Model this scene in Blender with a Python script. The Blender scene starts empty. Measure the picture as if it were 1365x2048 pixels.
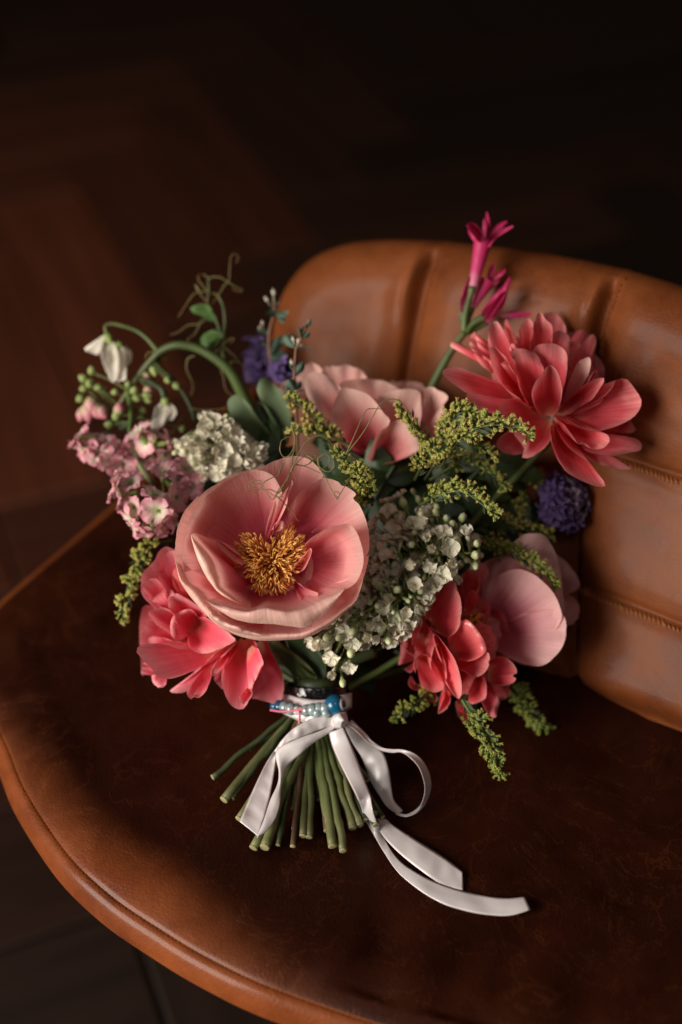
import bpy, math, random
import numpy as np
from mathutils import Vector, Matrix, noise

# ---------------------------------------------------------------- camera, lamps, exposure
R = math.radians
FPX = 2844.4                       # focal length in photograph pixels (50 mm lens, 36 mm tall frame)
PITCH = R(40.0)
SEAT = 0.46                        # height of the seat leather
CAMH = 0.675                       # camera height over the seat
sc = bpy.context.scene
cam_d = bpy.data.cameras.new('camera'); cam = bpy.data.objects.new('camera', cam_d)
sc.collection.objects.link(cam); sc.camera = cam
CAM = Vector((0, -CAMH / math.tan(PITCH), SEAT + CAMH))
FWD = Vector((0, math.cos(PITCH), -math.sin(PITCH)))
UP = Vector((0, math.sin(PITCH), math.cos(PITCH)))
RIGHT = Vector((1, 0, 0))
cam.location = CAM
cam.rotation_euler = (math.pi / 2 - PITCH, 0, 0)
cam_d.sensor_fit = 'VERTICAL'; cam_d.sensor_height = 36; cam_d.lens = 50
cam_d.clip_start = 0.05; cam_d.clip_end = 60
cam_d.dof.use_dof = True; cam_d.dof.focus_distance = 0.812; cam_d.dof.aperture_fstop = 2.4

w = bpy.data.worlds.new('World'); sc.world = w; w.use_nodes = True
w.node_tree.nodes['Background'].inputs[0].default_value = (0.30, 0.22, 0.17, 1)
w.node_tree.nodes['Background'].inputs[1].default_value = 0.06

def area(name, loc, target, sx, sy, power, color):
    l = bpy.data.lights.new(name, 'AREA'); l.shape = 'RECTANGLE'; l.size = sx; l.size_y = sy
    l.energy = power; l.color = color
    o = bpy.data.objects.new(name, l); sc.collection.objects.link(o); o.location = loc
    o.rotation_euler = (Vector(target) - Vector(loc)).to_track_quat('-Z', 'Y').to_euler()
    return o
area('window_light', (-1.62, -1.14, SEAT + 0.80), (0.0, -0.1, SEAT + 0.1), 1.25, 1.15, 71, (1.0, 0.93, 0.84))
area('ceiling_lamp', (0.25, -1.25, SEAT + 1.9), (0.0, -0.1, SEAT), 0.2, 0.36, 2.8, (1.0, 0.94, 0.88))
sc.view_settings.view_transform = 'Standard'
sc.view_settings.look = 'None'
sc.view_settings.gamma = 1.0
sc.view_settings.exposure = 0.0
sc.cycles.max_bounces = 8

# ---------------------------------------------------------------- helpers
def P(x, y, D):
    """a point of the place seen at photograph pixel x, y, D metres deep"""
    x, y, D = float(x), float(y), float(D)
    return CAM + D * (FWD + RIGHT * ((x - 682.5) / FPX) + UP * ((1024 - y) / FPX))
def SP(x, y, h=0.0):
    """a point on the seat plane (h above it) seen at pixel x, y"""
    v = (1024 - y) / FPX
    D = (CAMH - h) / (math.sin(PITCH) - v * math.cos(PITCH))
    return P(x, y, D)
class Z:
    """reading frame: enlarged-crop pixels, with a reference depth; d in centimetres (plus = farther)"""
    def __init__(s, ox, oy, k, D): s.ox, s.oy, s.k, s.D = ox, oy, k, D
    def __call__(s, x, y, d=0.0): return P(s.ox + x / s.k, s.oy + y / s.k, s.D + d / 100)

def crom(pts, n, closed=False):
    """n samples along a centripetal-ish Catmull-Rom through pts (tuples of any length), by chord length"""
    a = np.array([tuple(p) for p in pts], float)
    if len(a) == 1: return np.repeat(a, n, 0)
    if closed: a = np.vstack([a[-1], a, a[0], a[1]])
    else: a = np.vstack([2 * a[0] - a[1], a, 2 * a[-1] - a[-2]])
    m = len(a) - 3
    seg = np.linalg.norm(a[2:-1] - a[1:-2], axis=1) + 1e-9
    cum = np.concatenate([[0], np.cumsum(seg)])
    out = []
    for t in np.linspace(0, cum[-1], n, endpoint=not closed):
        i = min(int(np.searchsorted(cum, t, 'right')) - 1, m - 1)
        u = (t - cum[i]) / seg[i]
        p0, p1, p2, p3 = a[i], a[i + 1], a[i + 2], a[i + 3]
        m1 = (p2 - p0) * .5; m2 = (p3 - p1) * .5
        L = seg[i]
        for mm, q in ((m1, 1), (m2, 2)):
            ln = np.linalg.norm(mm)
            if ln > L * 1.2: mm *= L * 1.2 / ln
        h = u * u * (3 - 2 * u)
        out.append((2*u**3 - 3*u**2 + 1) * p1 + (u**3 - 2*u**2 + u) * m1 + (-2*u**3 + 3*u**2) * p2 + (u**3 - u**2) * m2)
    return np.array(out)

class MB:
    """collects geometry with a uv per vertex"""
    def __init__(s): s.v = []; s.f = []; s.uv = []
    def vert(s, p, uv=(0, 0)):
        s.v.append((p[0], p[1], p[2])); s.uv.append(uv); return len(s.v) - 1
    def grid(s, rows, uvs, wrap=False):
        b = len(s.v); nr = len(rows); nc = len(rows[0])
        for r, ur in zip(rows, uvs):
            for p, u in zip(r, ur): s.vert(p, u)
        for i in range(nr - 1):
            for j in range(nc if wrap else nc - 1):
                k = (j + 1) % nc
                s.f.append((b + i*nc + j, b + i*nc + k, b + (i+1)*nc + k, b + (i+1)*nc + j))
        return b
    def tube(s, pts, rad, seg=6, v0=0.0, v1=1.0, cap=True, flat=1.0):
        pts = [Vector(p) for p in pts]; n = len(pts)
        if not hasattr(rad, '__len__'): rad = [rad] * n
        t = (pts[1] - pts[0]).normalized()
        nrm = t.orthogonal().normalized(); rows = []; uvs = []
        for i, p in enumerate(pts):
            t = (pts[min(i+1, n-1)] - pts[max(i-1, 0)])
            if t.length < 1e-9: t = Vector((0, 0, 1))
            t.normalize()
            nrm = (nrm - t * nrm.dot(t))
            nrm = nrm.normalized() if nrm.length > 1e-6 else t.orthogonal().normalized()
            b = t.cross(nrm)
            rows.append([p + rad[i] * (math.cos(a) * nrm + math.sin(a) * b * flat) for a in [2*math.pi*k/seg for k in range(seg)]])
            uvs.append([(k / seg, v0 + (v1 - v0) * i / (n - 1)) for k in range(seg)])
        b0 = s.grid(rows, uvs, wrap=True)
        if cap:
            s.f.append(tuple(b0 + k for k in reversed(range(seg))))
            s.f.append(tuple(b0 + (n-1)*seg + k for k in range(seg)))
    def mesh(s, name, mat, off=Vector((0, 0, 0)), smooth=True):
        me = bpy.data.meshes.new(name)
        me.from_pydata([(p[0]-off[0], p[1]-off[1], p[2]-off[2]) for p in s.v], [], s.f)
        l = me.uv_layers.new(name='UVMap')
        vi = np.empty(len(me.loops), dtype=np.int32); me.loops.foreach_get('vertex_index', vi)
        uv = np.array(s.uv, dtype=np.float32)[vi]
        l.data.foreach_set('uv', uv.ravel())
        if smooth: me.polygons.foreach_set('use_smooth', [True] * len(me.polygons))
        for m in (mat if isinstance(mat, (list, tuple)) else [mat]): me.materials.append(m)
        me.update(); return me

def thing(name, label, cat, loc, group=None):
    o = bpy.data.objects.new(name, None); sc.collection.objects.link(o)
    o.empty_display_size = 0.02; o.location = loc; o['label'] = label; o['category'] = cat
    if group: o['group'] = group
    return o
def root_loc(o):
    while o.parent: o = o.parent
    return Vector(o.location)
def part(name, mb, mat, parent, label=None, stuff=False, thick=0.0, smooth=True):
    me = mb.mesh(name, mat, root_loc(parent), smooth) if isinstance(mb, MB) else mb
    o = bpy.data.objects.new(name, me); sc.collection.objects.link(o); o.parent = parent
    if label: o['label'] = label
    if stuff: o['kind'] = 'stuff'
    if thick:
        m = o.modifiers.new('thickness', 'SOLIDIFY'); m.thickness = thick; m.offset = 0
    return o
def inst(name, me, parent, pos, direction, scale=1.0, spin=0.0):
    o = bpy.data.objects.new(name, me); sc.collection.objects.link(o); o.parent = parent
    o.location = Vector(pos) - root_loc(parent)
    q = Vector(direction).to_track_quat('Z', 'Y')
    o.rotation_mode = 'QUATERNION'
    from mathutils import Quaternion
    o.rotation_quaternion = q @ Quaternion((0, 0, 1), spin)
    o.scale = (scale,) * 3
    return o

# ---------------------------------------------------------------- materials
def nodes(name):
    m = bpy.data.materials.new(name); m.use_nodes = True; nt = m.node_tree
    return m, nt, nt.nodes, nt.links, nt.nodes['Principled BSDF']
def ramp(n, stops):
    r = n.new('ShaderNodeValToRGB')
    e = r.color_ramp.elements
    while len(e) < len(stops): e.new(0.5)
    for el, (p, c) in zip(e, stops): el.position = p; el.color = (*c, 1)
    return r

def petal_mat(name, stops, rough=0.5, transl=0.3, coat=0.0, vary=0.12, vein=0.2, bump=0.25, spec=0.35, wet=0.0):
    """colour runs from the petal's base (uv y = 0) to its rim (1) and on to its folded pale back (above 1)"""
    m, nt, n, l, bs = nodes(name)
    tc = n.new('ShaderNodeTexCoord')
    sep = n.new('ShaderNodeSeparateXYZ'); l.new(tc.outputs['UV'], sep.inputs[0])
    mp = n.new('ShaderNodeMapping'); mp.inputs['Scale'].default_value = (80, 1.3, 1); l.new(tc.outputs['UV'], mp.inputs[0])
    oi = n.new('ShaderNodeObjectInfo')
    add = n.new('ShaderNodeVectorMath'); add.operation = 'ADD'; l.new(mp.outputs[0], add.inputs[0])
    sc10 = n.new('ShaderNodeVectorMath'); sc10.operation = 'SCALE'; sc10.inputs[3].default_value = 37.0
    l.new(oi.outputs['Random'], sc10.inputs[0]); l.new(sc10.outputs[0], add.inputs[1])
    vn = n.new('ShaderNodeTexNoise'); vn.inputs['Scale'].default_value = 1.0; vn.inputs['Detail'].default_value = 3; l.new(add.outputs[0], vn.inputs['Vector'])
    bn = n.new('ShaderNodeTexNoise'); bn.inputs['Scale'].default_value = 55; bn.inputs['Detail'].default_value = 3; l.new(tc.outputs['Object'], bn.inputs['Vector'])
    # v/1.3 + noise
    a1 = n.new('ShaderNodeMath'); a1.operation = 'MULTIPLY'; a1.inputs[1].default_value = 1 / 1.3; l.new(sep.outputs['Y'], a1.inputs[0])
    a2 = n.new('ShaderNodeMath'); a2.operation = 'MULTIPLY_ADD'; a2.inputs[1].default_value = 0.22; l.new(bn.outputs['Fac'], a2.inputs[0]); l.new(a1.outputs[0], a2.inputs[2])
    a3 = n.new('ShaderNodeMath'); a3.operation = 'MULTIPLY_ADD'; a3.inputs[1].default_value = 0.20; l.new(vn.outputs['Fac'], a3.inputs[0]); l.new(a2.outputs[0], a3.inputs[2])
    a4 = n.new('ShaderNodeMath'); a4.operation = 'SUBTRACT'; a4.inputs[1].default_value = 0.21; l.new(a3.outputs[0], a4.inputs[0])
    rp = ramp(n, [(p / 1.3, c) for p, c in stops]); l.new(a4.outputs[0], rp.inputs[0])
    hs = n.new('ShaderNodeHueSaturation'); l.new(rp.outputs[0], hs.inputs['Color'])
    mr = n.new('ShaderNodeMapRange'); mr.inputs['To Min'].default_value = 1 - vary; mr.inputs['To Max'].default_value = 1 + vary
    l.new(oi.outputs['Random'], mr.inputs[0]); l.new(mr.outputs[0], hs.inputs['Value'])
    mr2 = n.new('ShaderNodeMapRange'); mr2.inputs['From Min'].default_value = .3; mr2.inputs['From Max'].default_value = .7
    mr2.inputs['To Min'].default_value = 1 - vein * .35; mr2.inputs['To Max'].default_value = 1 + vein * .2; l.new(vn.outputs['Fac'], mr2.inputs[0])
    vm = n.new('ShaderNodeVectorMath'); vm.operation = 'SCALE'; l.new(hs.outputs[0], vm.inputs[0]); l.new(mr2.outputs[0], vm.inputs[3])
    l.new(vm.outputs[0], bs.inputs['Base Color'])
    bs.inputs['Roughness'].default_value = rough; bs.inputs['Specular IOR Level'].default_value = spec
    bs.inputs['Coat Weight'].default_value = coat; bs.inputs['Coat Roughness'].default_value = 0.2
    bs.inputs['Sheen Weight'].default_value = 0.08
    bp = n.new('ShaderNodeBump'); bp.inputs['Strength'].default_value = bump; bp.inputs['Distance'].default_value = 0.0006
    l.new(vn.outputs['Fac'], bp.inputs['Height'])
    bp2 = n.new('ShaderNodeBump'); bp2.inputs['Strength'].default_value = 0.35; bp2.inputs['Distance'].default_value = 0.004
    l.new(bn.outputs['Fac'], bp2.inputs['Height']); l.new(bp.outputs[0], bp2.inputs['Normal'])
    l.new(bp2.outputs[0], bs.inputs['Normal'])
    tr = n.new('ShaderNodeBsdfTranslucent'); l.new(vm.outputs[0], tr.inputs[0])
    mx = n.new('ShaderNodeMixShader'); mx.inputs[0].default_value = transl
    l.new(bs.outputs[0], mx.inputs[1]); l.new(tr.outputs[0], mx.inputs[2])
    l.new(mx.outputs[0], n['Material Output'].inputs[0])
    return m

def simple_mat(name, stops, rough=0.5, transl=0.0, scale=120, spec=0.4, coat=0, metal=0, bump=0.15, vary=.1, aniso=0):
    """colour by uv y, broken up by object-space noise"""
    m, nt, n, l, bs = nodes(name)
    tc = n.new('ShaderNodeTexCoord'); sep = n.new('ShaderNodeSeparateXYZ'); l.new(tc.outputs['UV'], sep.inputs[0])
    bn = n.new('ShaderNodeTexNoise'); bn.inputs['Scale'].default_value = scale; bn.inputs['Detail'].default_value = 4; l.new(tc.outputs['Object'], bn.inputs['Vector'])
    a2 = n.new('ShaderNodeMath'); a2.operation = 'MULTIPLY_ADD'; a2.inputs[1].default_value = 0.4; l.new(bn.outputs['Fac'], a2.inputs[0]); l.new(sep.outputs['Y'], a2.inputs[2])
    a3 = n.new('ShaderNodeMath'); a3.operation = 'SUBTRACT'; a3.inputs[1].default_value = 0.2; l.new(a2.outputs[0], a3.inputs[0])
    rp = ramp(n, stops); l.new(a3.outputs[0], rp.inputs[0])
    oi = n.new('ShaderNodeObjectInfo'); mr = n.new('ShaderNodeMapRange'); mr.inputs['To Min'].default_value = 1 - vary; mr.inputs['To Max'].default_value = 1 + vary
    l.new(oi.outputs['Random'], mr.inputs[0])
    mr2 = n.new('ShaderNodeMapRange'); mr2.inputs['From Min'].default_value = .3; mr2.inputs['From Max'].default_value = .7
    mr2.inputs['To Min'].default_value = .8; mr2.inputs['To Max'].default_value = 1.15; l.new(bn.outputs['Fac'], mr2.inputs[0])
    mm = n.new('ShaderNodeMath'); mm.operation = 'MULTIPLY'; l.new(mr.outputs[0], mm.inputs[0]); l.new(mr2.outputs[0], mm.inputs[1])
    vm = n.new('ShaderNodeVectorMath'); vm.operation = 'SCALE'; l.new(rp.outputs[0], vm.inputs[0]); l.new(mm.outputs[0], vm.inputs[3])
    l.new(vm.outputs[0], bs.inputs['Base Color'])
    bs.inputs['Roughness'].default_value = rough; bs.inputs['Specular IOR Level'].default_value = spec
    bs.inputs['Coat Weight'].default_value = coat; bs.inputs['Metallic'].default_value = metal
    bp = n.new('ShaderNodeBump'); bp.inputs['Strength'].default_value = bump; bp.inputs['Distance'].default_value = 0.001
    l.new(bn.outputs['Fac'], bp.inputs['Height']); l.new(bp.outputs[0], bs.inputs['Normal'])
    if transl:
        tr = n.new('ShaderNodeBsdfTranslucent'); l.new(vm.outputs[0], tr.inputs[0])
        mx = n.new('ShaderNodeMixShader'); mx.inputs[0].default_value = transl
        l.new(bs.outputs[0], mx.inputs[1]); l.new(tr.outputs[0], mx.inputs[2])
        l.new(mx.outputs[0], n['Material Output'].inputs[0])
    return m

def leather_mat(name, light, dark, rough=0.42, wear_shade=None):
    m, nt, n, l, bs = nodes(name)
    tc = n.new('ShaderNodeTexCoord')
    def nz(s, d=4, dist=0.0, rgh=.55):
        x = n.new('ShaderNodeTexNoise'); x.inputs['Scale'].default_value = s; x.inputs['Detail'].default_value = d
        x.inputs['Distortion'].default_value = dist; x.inputs['Roughness'].default_value = rgh; l.new(tc.outputs['Object'], x.inputs['Vector']); return x
    big = nz(9, 5, .6); mid = nz(38, 5, .4, .65); fine = nz(420, 3)
    a = n.new('ShaderNodeMath'); a.operation = 'MULTIPLY_ADD'; a.inputs[1].default_value = .6; l.new(mid.outputs['Fac'], a.inputs[0]); l.new(big.outputs['Fac'], a.inputs[2])
    rp = ramp(n, [(.55, dark), (1.0, light)]); l.new(a.outputs[0], rp.inputs[0])
    src = rp.outputs[0]
    if wear_shade:       # rim rubbed lighter, shade painted into the middle's colour; uv x = distance from the edge
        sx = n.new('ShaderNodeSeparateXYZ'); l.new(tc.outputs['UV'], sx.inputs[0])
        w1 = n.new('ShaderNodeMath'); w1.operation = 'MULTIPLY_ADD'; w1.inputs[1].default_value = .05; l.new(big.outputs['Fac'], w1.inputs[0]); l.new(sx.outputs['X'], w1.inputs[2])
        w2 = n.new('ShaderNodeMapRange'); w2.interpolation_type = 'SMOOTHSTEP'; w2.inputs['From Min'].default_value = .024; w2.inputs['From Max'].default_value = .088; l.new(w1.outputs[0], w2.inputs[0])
        wm = n.new('ShaderNodeMix'); wm.data_type = 'RGBA'; wm.blend_type = 'MULTIPLY'; l.new(w2.outputs[0], wm.inputs['Factor']); l.new(src, wm.inputs['A']); wm.inputs['B'].default_value = (*wear_shade, 1)
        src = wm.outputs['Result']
    # faint scratches and creases: thin bright veins of a ridged noise
    ridge = nz(13, 6, 1.6, .6)
    r1 = n.new('ShaderNodeMath'); r1.operation = 'SUBTRACT'; r1.inputs[1].default_value = .5; l.new(ridge.outputs['Fac'], r1.inputs[0])
    r2 = n.new('ShaderNodeMath'); r2.operation = 'ABSOLUTE'; l.new(r1.outputs[0], r2.inputs[0])
    r3 = n.new('ShaderNodeMapRange'); r3.inputs['From Min'].default_value = 0.0; r3.inputs['From Max'].default_value = 0.012
    r3.inputs['To Min'].default_value = 1; r3.inputs['To Max'].default_value = 0; l.new(r2.outputs[0], r3.inputs[0])
    r4 = n.new('ShaderNodeMath'); r4.operation = 'MULTIPLY'; l.new(r3.outputs[0], r4.inputs[0]); l.new(mid.outputs['Fac'], r4.inputs[1])
    r5 = n.new('ShaderNodeMath'); r5.operation = 'MULTIPLY'; r5.inputs[1].default_value = .10 if wear_shade else .07; l.new(r4.outputs[0], r5.inputs[0])
    mix = n.new('ShaderNodeMix'); mix.data_type = 'RGBA'; l.new(r5.outputs[0], mix.inputs['Factor']); l.new(src, mix.inputs['A'])
    mix.inputs['B'].default_value = (light[0]*1.5, light[1]*1.6, light[2]*1.8, 1)
    l.new(mix.outputs['Result'], bs.inputs['Base Color'])
    mr = n.new('ShaderNodeMapRange'); mr.inputs['From Min'].default_value = .3; mr.inputs['From Max'].default_value = .7
    mr.inputs['To Min'].default_value = rough - .07; mr.inputs['To Max'].default_value = rough + .1; l.new(mid.outputs['Fac'], mr.inputs[0]); l.new(mr.outputs[0], bs.inputs['Roughness'])
    bs.inputs['Specular IOR Level'].default_value = .12
    bs.inputs['Coat Weight'].default_value = .05; bs.inputs['Coat Roughness'].default_value = .17
    if wear_shade:
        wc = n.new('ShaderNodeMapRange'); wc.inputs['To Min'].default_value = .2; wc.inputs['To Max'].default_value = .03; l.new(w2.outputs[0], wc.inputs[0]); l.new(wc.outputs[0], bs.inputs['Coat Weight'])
    vo = n.new('ShaderNodeTexVoronoi'); vo.inputs['Scale'].default_value = 650; l.new(tc.outputs['Object'], vo.inputs['Vector'])
    b1 = n.new('ShaderNodeBump'); b1.inputs['Strength'].default_value = .3; b1.inputs['Distance'].default_value = .0006; l.new(vo.outputs['Distance'], b1.inputs['Height'])
    b2 = n.new('ShaderNodeBump'); b2.inputs['Strength'].default_value = .10; b2.inputs['Distance'].default_value = .003; l.new(mid.outputs['Fac'], b2.inputs['Height']); l.new(b1.outputs[0], b2.inputs['Normal'])
    b3 = n.new('ShaderNodeBump'); b3.inputs['Strength'].default_value = .25; b3.inputs['Distance'].default_value = .001; l.new(r4.outputs[0], b3.inputs['Height']); l.new(b2.outputs[0], b3.inputs['Normal'])
    l.new(b3.outputs[0], bs.inputs['Normal'])
    return m

M = {}
M['leather'] = leather_mat('cognac_leather', (.200, .056, .0145), (.096, .023, .0064), .5)
M['leather_seat'] = leather_mat('cognac_leather_pad', (.25, .064, .0155), (.10, .021, .0058), .46, wear_shade=(.125, .10, .115))
M['thread'] = simple_mat('tan_thread', [(0, (.30, .105, .032)), (1, (.34, .125, .04))], .7)
M['dark'] = simple_mat('black_metal', [(0, (.02, .018, .016)), (1, (.03, .025, .02))], .5)
# light coral peony (large cup)
M['cup'] = petal_mat('light_coral_petal', [(0, (.46, .02, .06)), (.24, (.60, .05, .11)), (.48, (.78, .17, .21)), (.76, (.86, .37, .37)), (1.0, (.88, .53, .47)), (1.3, (.88, .58, .46))], .36, .34, coat=.5, bump=.6, vein=.14)
M['coral'] = petal_mat('coral_petal', [(0, (.85, .52, .34)), (.14, (.80, .20, .15)), (.4, (.77, .065, .09)), (.75, (.81, .12, .145)), (.95, (.85, .27, .27)), (1.3, (.86, .36, .34))], .42, .34, bump=.5, vary=.2, vein=.45)
M['coral_pink'] = petal_mat('coral_pink_petal', [(0, (.90, .68, .45)), (.16, (.88, .36, .26)), (.4, (.84, .09, .13)), (.75, (.88, .15, .21)), (1, (.90, .34, .36)), (1.3, (.9, .46, .46))], .45, .3, coat=.05, bump=.4)
M['blush'] = petal_mat('blush_petal', [(0, (.50, .03, .07)), (.4, (.70, .14, .16)), (.62, (.80, .30, .29)), (.85, (.84, .48, .42)), (1.3, (.86, .60, .50))], .55, .3)
M['mauve'] = petal_mat('pale_mauve_petal', [(0, (.45, .05, .10)), (.4, (.62, .16, .22)), (.72, (.78, .38, .40)), (1.3, (.84, .58, .52))], .55, .3)
M['leaf_fresh'] = simple_mat('fresh_green_leaf', [(0, (.10, .19, .05)), (1, (.13, .24, .07))], .5, .2)
M['stamen'] = simple_mat('golden_stamen', [(0, (.60, .14, .05)), (.45, (.80, .34, .06)), (1, (.96, .60, .17))], .6, scale=600)
M['stem'] = simple_mat('green_stem', [(0, (.10, .15, .035)), (.55, (.075, .105, .028)), (.8, (.11, .13, .045)), (1, (.15, .15, .06))], .5, scale=70, vary=.3, bump=.35)
M['stem_dark'] = simple_mat('dark_green_stem', [(0, (.03, .045, .015)), (1, (.045, .06, .022))], .5, scale=90)
M['stem_brown'] = simple_mat('woody_stem', [(0, (.12, .05, .025)), (1, (.09, .045, .02))], .7, scale=150, bump=.5)
M['cut'] = simple_mat('cut_stem_end', [(0, (.20, .15, .06)), (.5, (.30, .27, .12)), (1, (.34, .29, .14))], .8)
M['leaf'] = simple_mat('grey_green_leaf', [(0, (.08, .12, .045)), (.5, (.105, .15, .07)), (1, (.13, .18, .09))], .68, .12, scale=60)
M['leaf_dark'] = simple_mat('dark_leaf', [(0, (.018, .04, .012)), (1, (.04, .075, .02))], .45, .1, scale=60, vary=.3)
M['euca'] = simple_mat('eucalyptus_leaf', [(0, (.05, .085, .055)), (1, (.075, .12, .085))], .6, .05, scale=80, vary=.2)
M['euca_stem'] = simple_mat('reddish_twig', [(0, (.20, .07, .04)), (1, (.26, .13, .08))], .6)
M['euca_bud'] = simple_mat('pale_bud', [(0, (.25, .24, .16)), (1, (.6, .5, .42))], .6)
M['lilac'] = simple_mat('white_lilac_floret', [(0, (.34, .42, .16)), (.35, (.66, .64, .44)), (.7, (.74, .69, .55)), (1, (.76, .71, .58))], .5, .2, scale=300)
M['lilac_bud'] = simple_mat('green_white_bud', [(0, (.16, .24, .06)), (.5, (.36, .44, .16)), (.8, (.58, .62, .34)), (1, (.66, .66, .42))], .5, .1, scale=300, vary=.22)
M['goldenrod'] = simple_mat('goldenrod_head', [(0, (.08, .125, .022)), (.5, (.23, .30, .05)), (.8, (.56, .50, .11)), (1, (.80, .62, .20))], .6, .1, scale=400)
M['stock'] = petal_mat('pink_stock_petal', [(0, (.50, .58, .24)), (.22, (.76, .72, .52)), (.42, (.82, .60, .54)), (.75, (.76, .36, .40)), (1, (.70, .26, .33)), (1.3, (.7, .3, .36))], .55, .25, vary=.2)
M['stock_dark'] = petal_mat('mauve_stock_petal', [(0, (.5, .42, .3)), (.3, (.68, .40, .40)), (.7, (.62, .26, .31)), (1.3, (.6, .24, .3))], .55, .25, vary=.25)
M['pea'] = petal_mat('cream_sweet_pea', [(0, (.6, .6, .34)), (.3, (.84, .78, .64)), (1, (.86, .78, .68)), (1.3, (.86, .78, .7))], .55, .35)
M['bud_green'] = simple_mat('fresh_green_bud', [(0, (.16, .24, .06)), (1, (.36, .42, .14))], .5, .1, scale=200)
M['tendril'] = simple_mat('olive_tendril', [(0, (.16, .17, .06)), (.6, (.20, .15, .05)), (1, (.24, .12, .05))], .5)
M['nerine'] = petal_mat('magenta_nerine', [(0, (.72, .26, .36)), (.3, (.62, .05, .18)), (1, (.55, .012, .11)), (1.3, (.6, .03, .15))], .45, .25)
M['purple'] = petal_mat('violet_floret', [(0, (.16, .11, .20)), (.4, (.10, .055, .20)), (1, (.17, .105, .27)), (1.3, (.2, .14, .3))], .6, .2, vary=.35)
M['purple_fade'] = petal_mat('faded_violet_floret', [(0, (.22, .18, .20)), (1, (.24, .17, .25)), (1.3, (.28, .22, .26))], .7, .2, vary=.3)
M['beads_clear'] = simple_mat('glass_bead', [(0, (.20, .27, .28)), (1, (.34, .42, .43))], .12, spec=.8, coat=.6)
M['blue'] = simple_mat('turquoise_bead', [(0, (.004, .07, .15)), (1, (.006, .11, .21))], .2, coat=.35, scale=40)
M['navy'] = simple_mat('navy_bead_pupil', [(0, (.01, .02, .12)), (1, (.01, .02, .12))], .2, coat=.6)
M['white'] = simple_mat('white_bead', [(0, (.75, .75, .75)), (1, (.8, .8, .8))], .2, coat=.4)
M['tape'] = simple_mat('black_tape', [(0, (.006, .006, .007)), (1, (.012, .012, .014))], .16, coat=.8, scale=200, bump=.9)
M['pink_thread'] = simple_mat('pink_thread', [(0, (.7, .12, .2)), (1, (.75, .2, .25))], .8)
def satin():
    m, nt, n, l, bs = nodes('white_satin')
    tc = n.new('ShaderNodeTexCoord'); mp = n.new('ShaderNodeMapping'); mp.inputs['Scale'].default_value = (2, 160, 1); l.new(tc.outputs['UV'], mp.inputs[0])
    nz = n.new('ShaderNodeTexNoise'); nz.inputs['Scale'].default_value = 1; l.new(mp.outputs[0], nz.inputs['Vector'])
    sp = n.new('ShaderNodeSeparateXYZ'); l.new(tc.outputs['UV'], sp.inputs[0])
    # woven selvedge along both edges
    a = n.new('ShaderNodeMath'); a.operation = 'SUBTRACT'; a.inputs[1].default_value = .5; l.new(sp.outputs['X'], a.inputs[0])
    b = n.new('ShaderNodeMath'); b.operation = 'ABSOLUTE'; l.new(a.outputs[0], b.inputs[0])
    c = n.new('ShaderNodeMath'); c.operation = 'GREATER_THAN'; c.inputs[1].default_value = .46; l.new(b.outputs[0], c.inputs[0])
    mix = n.new('ShaderNodeMix'); mix.data_type = 'RGBA'; l.new(c.outputs[0], mix.inputs['Factor'])
    mix.inputs['A'].default_value = (.82, .76, .76, 1); mix.inputs['B'].default_value = (.58, .47, .46, 1)
    l.new(mix.outputs['Result'], bs.inputs['Base Color'])
    bs.inputs['Roughness'].default_value = .33; bs.inputs['Specular IOR Level'].default_value = .8; bs.inputs['Metallic'].default_value = .08
    bs.inputs['Anisotropic'].default_value = .5; bs.inputs['Sheen Weight'].default_value = .3
    bp = n.new('ShaderNodeBump'); bp.inputs['Strength'].default_value = .12; bp.inputs['Distance'].default_value = .0003; l.new(nz.outputs['Fac'], bp.inputs['Height']); l.new(bp.outputs[0], bs.inputs['Normal'])
    tr = n.new('ShaderNodeBsdfTranslucent'); tr.inputs[0].default_value = (.6, .5, .5, 1)
    mx = n.new('ShaderNodeMixShader'); mx.inputs[0].default_value = .15
    l.new(bs.outputs[0], mx.inputs[1]); l.new(tr.outputs[0], mx.inputs[2]); l.new(mx.outputs[0], n['Material Output'].inputs[0])
    return m
M['satin'] = satin()
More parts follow.
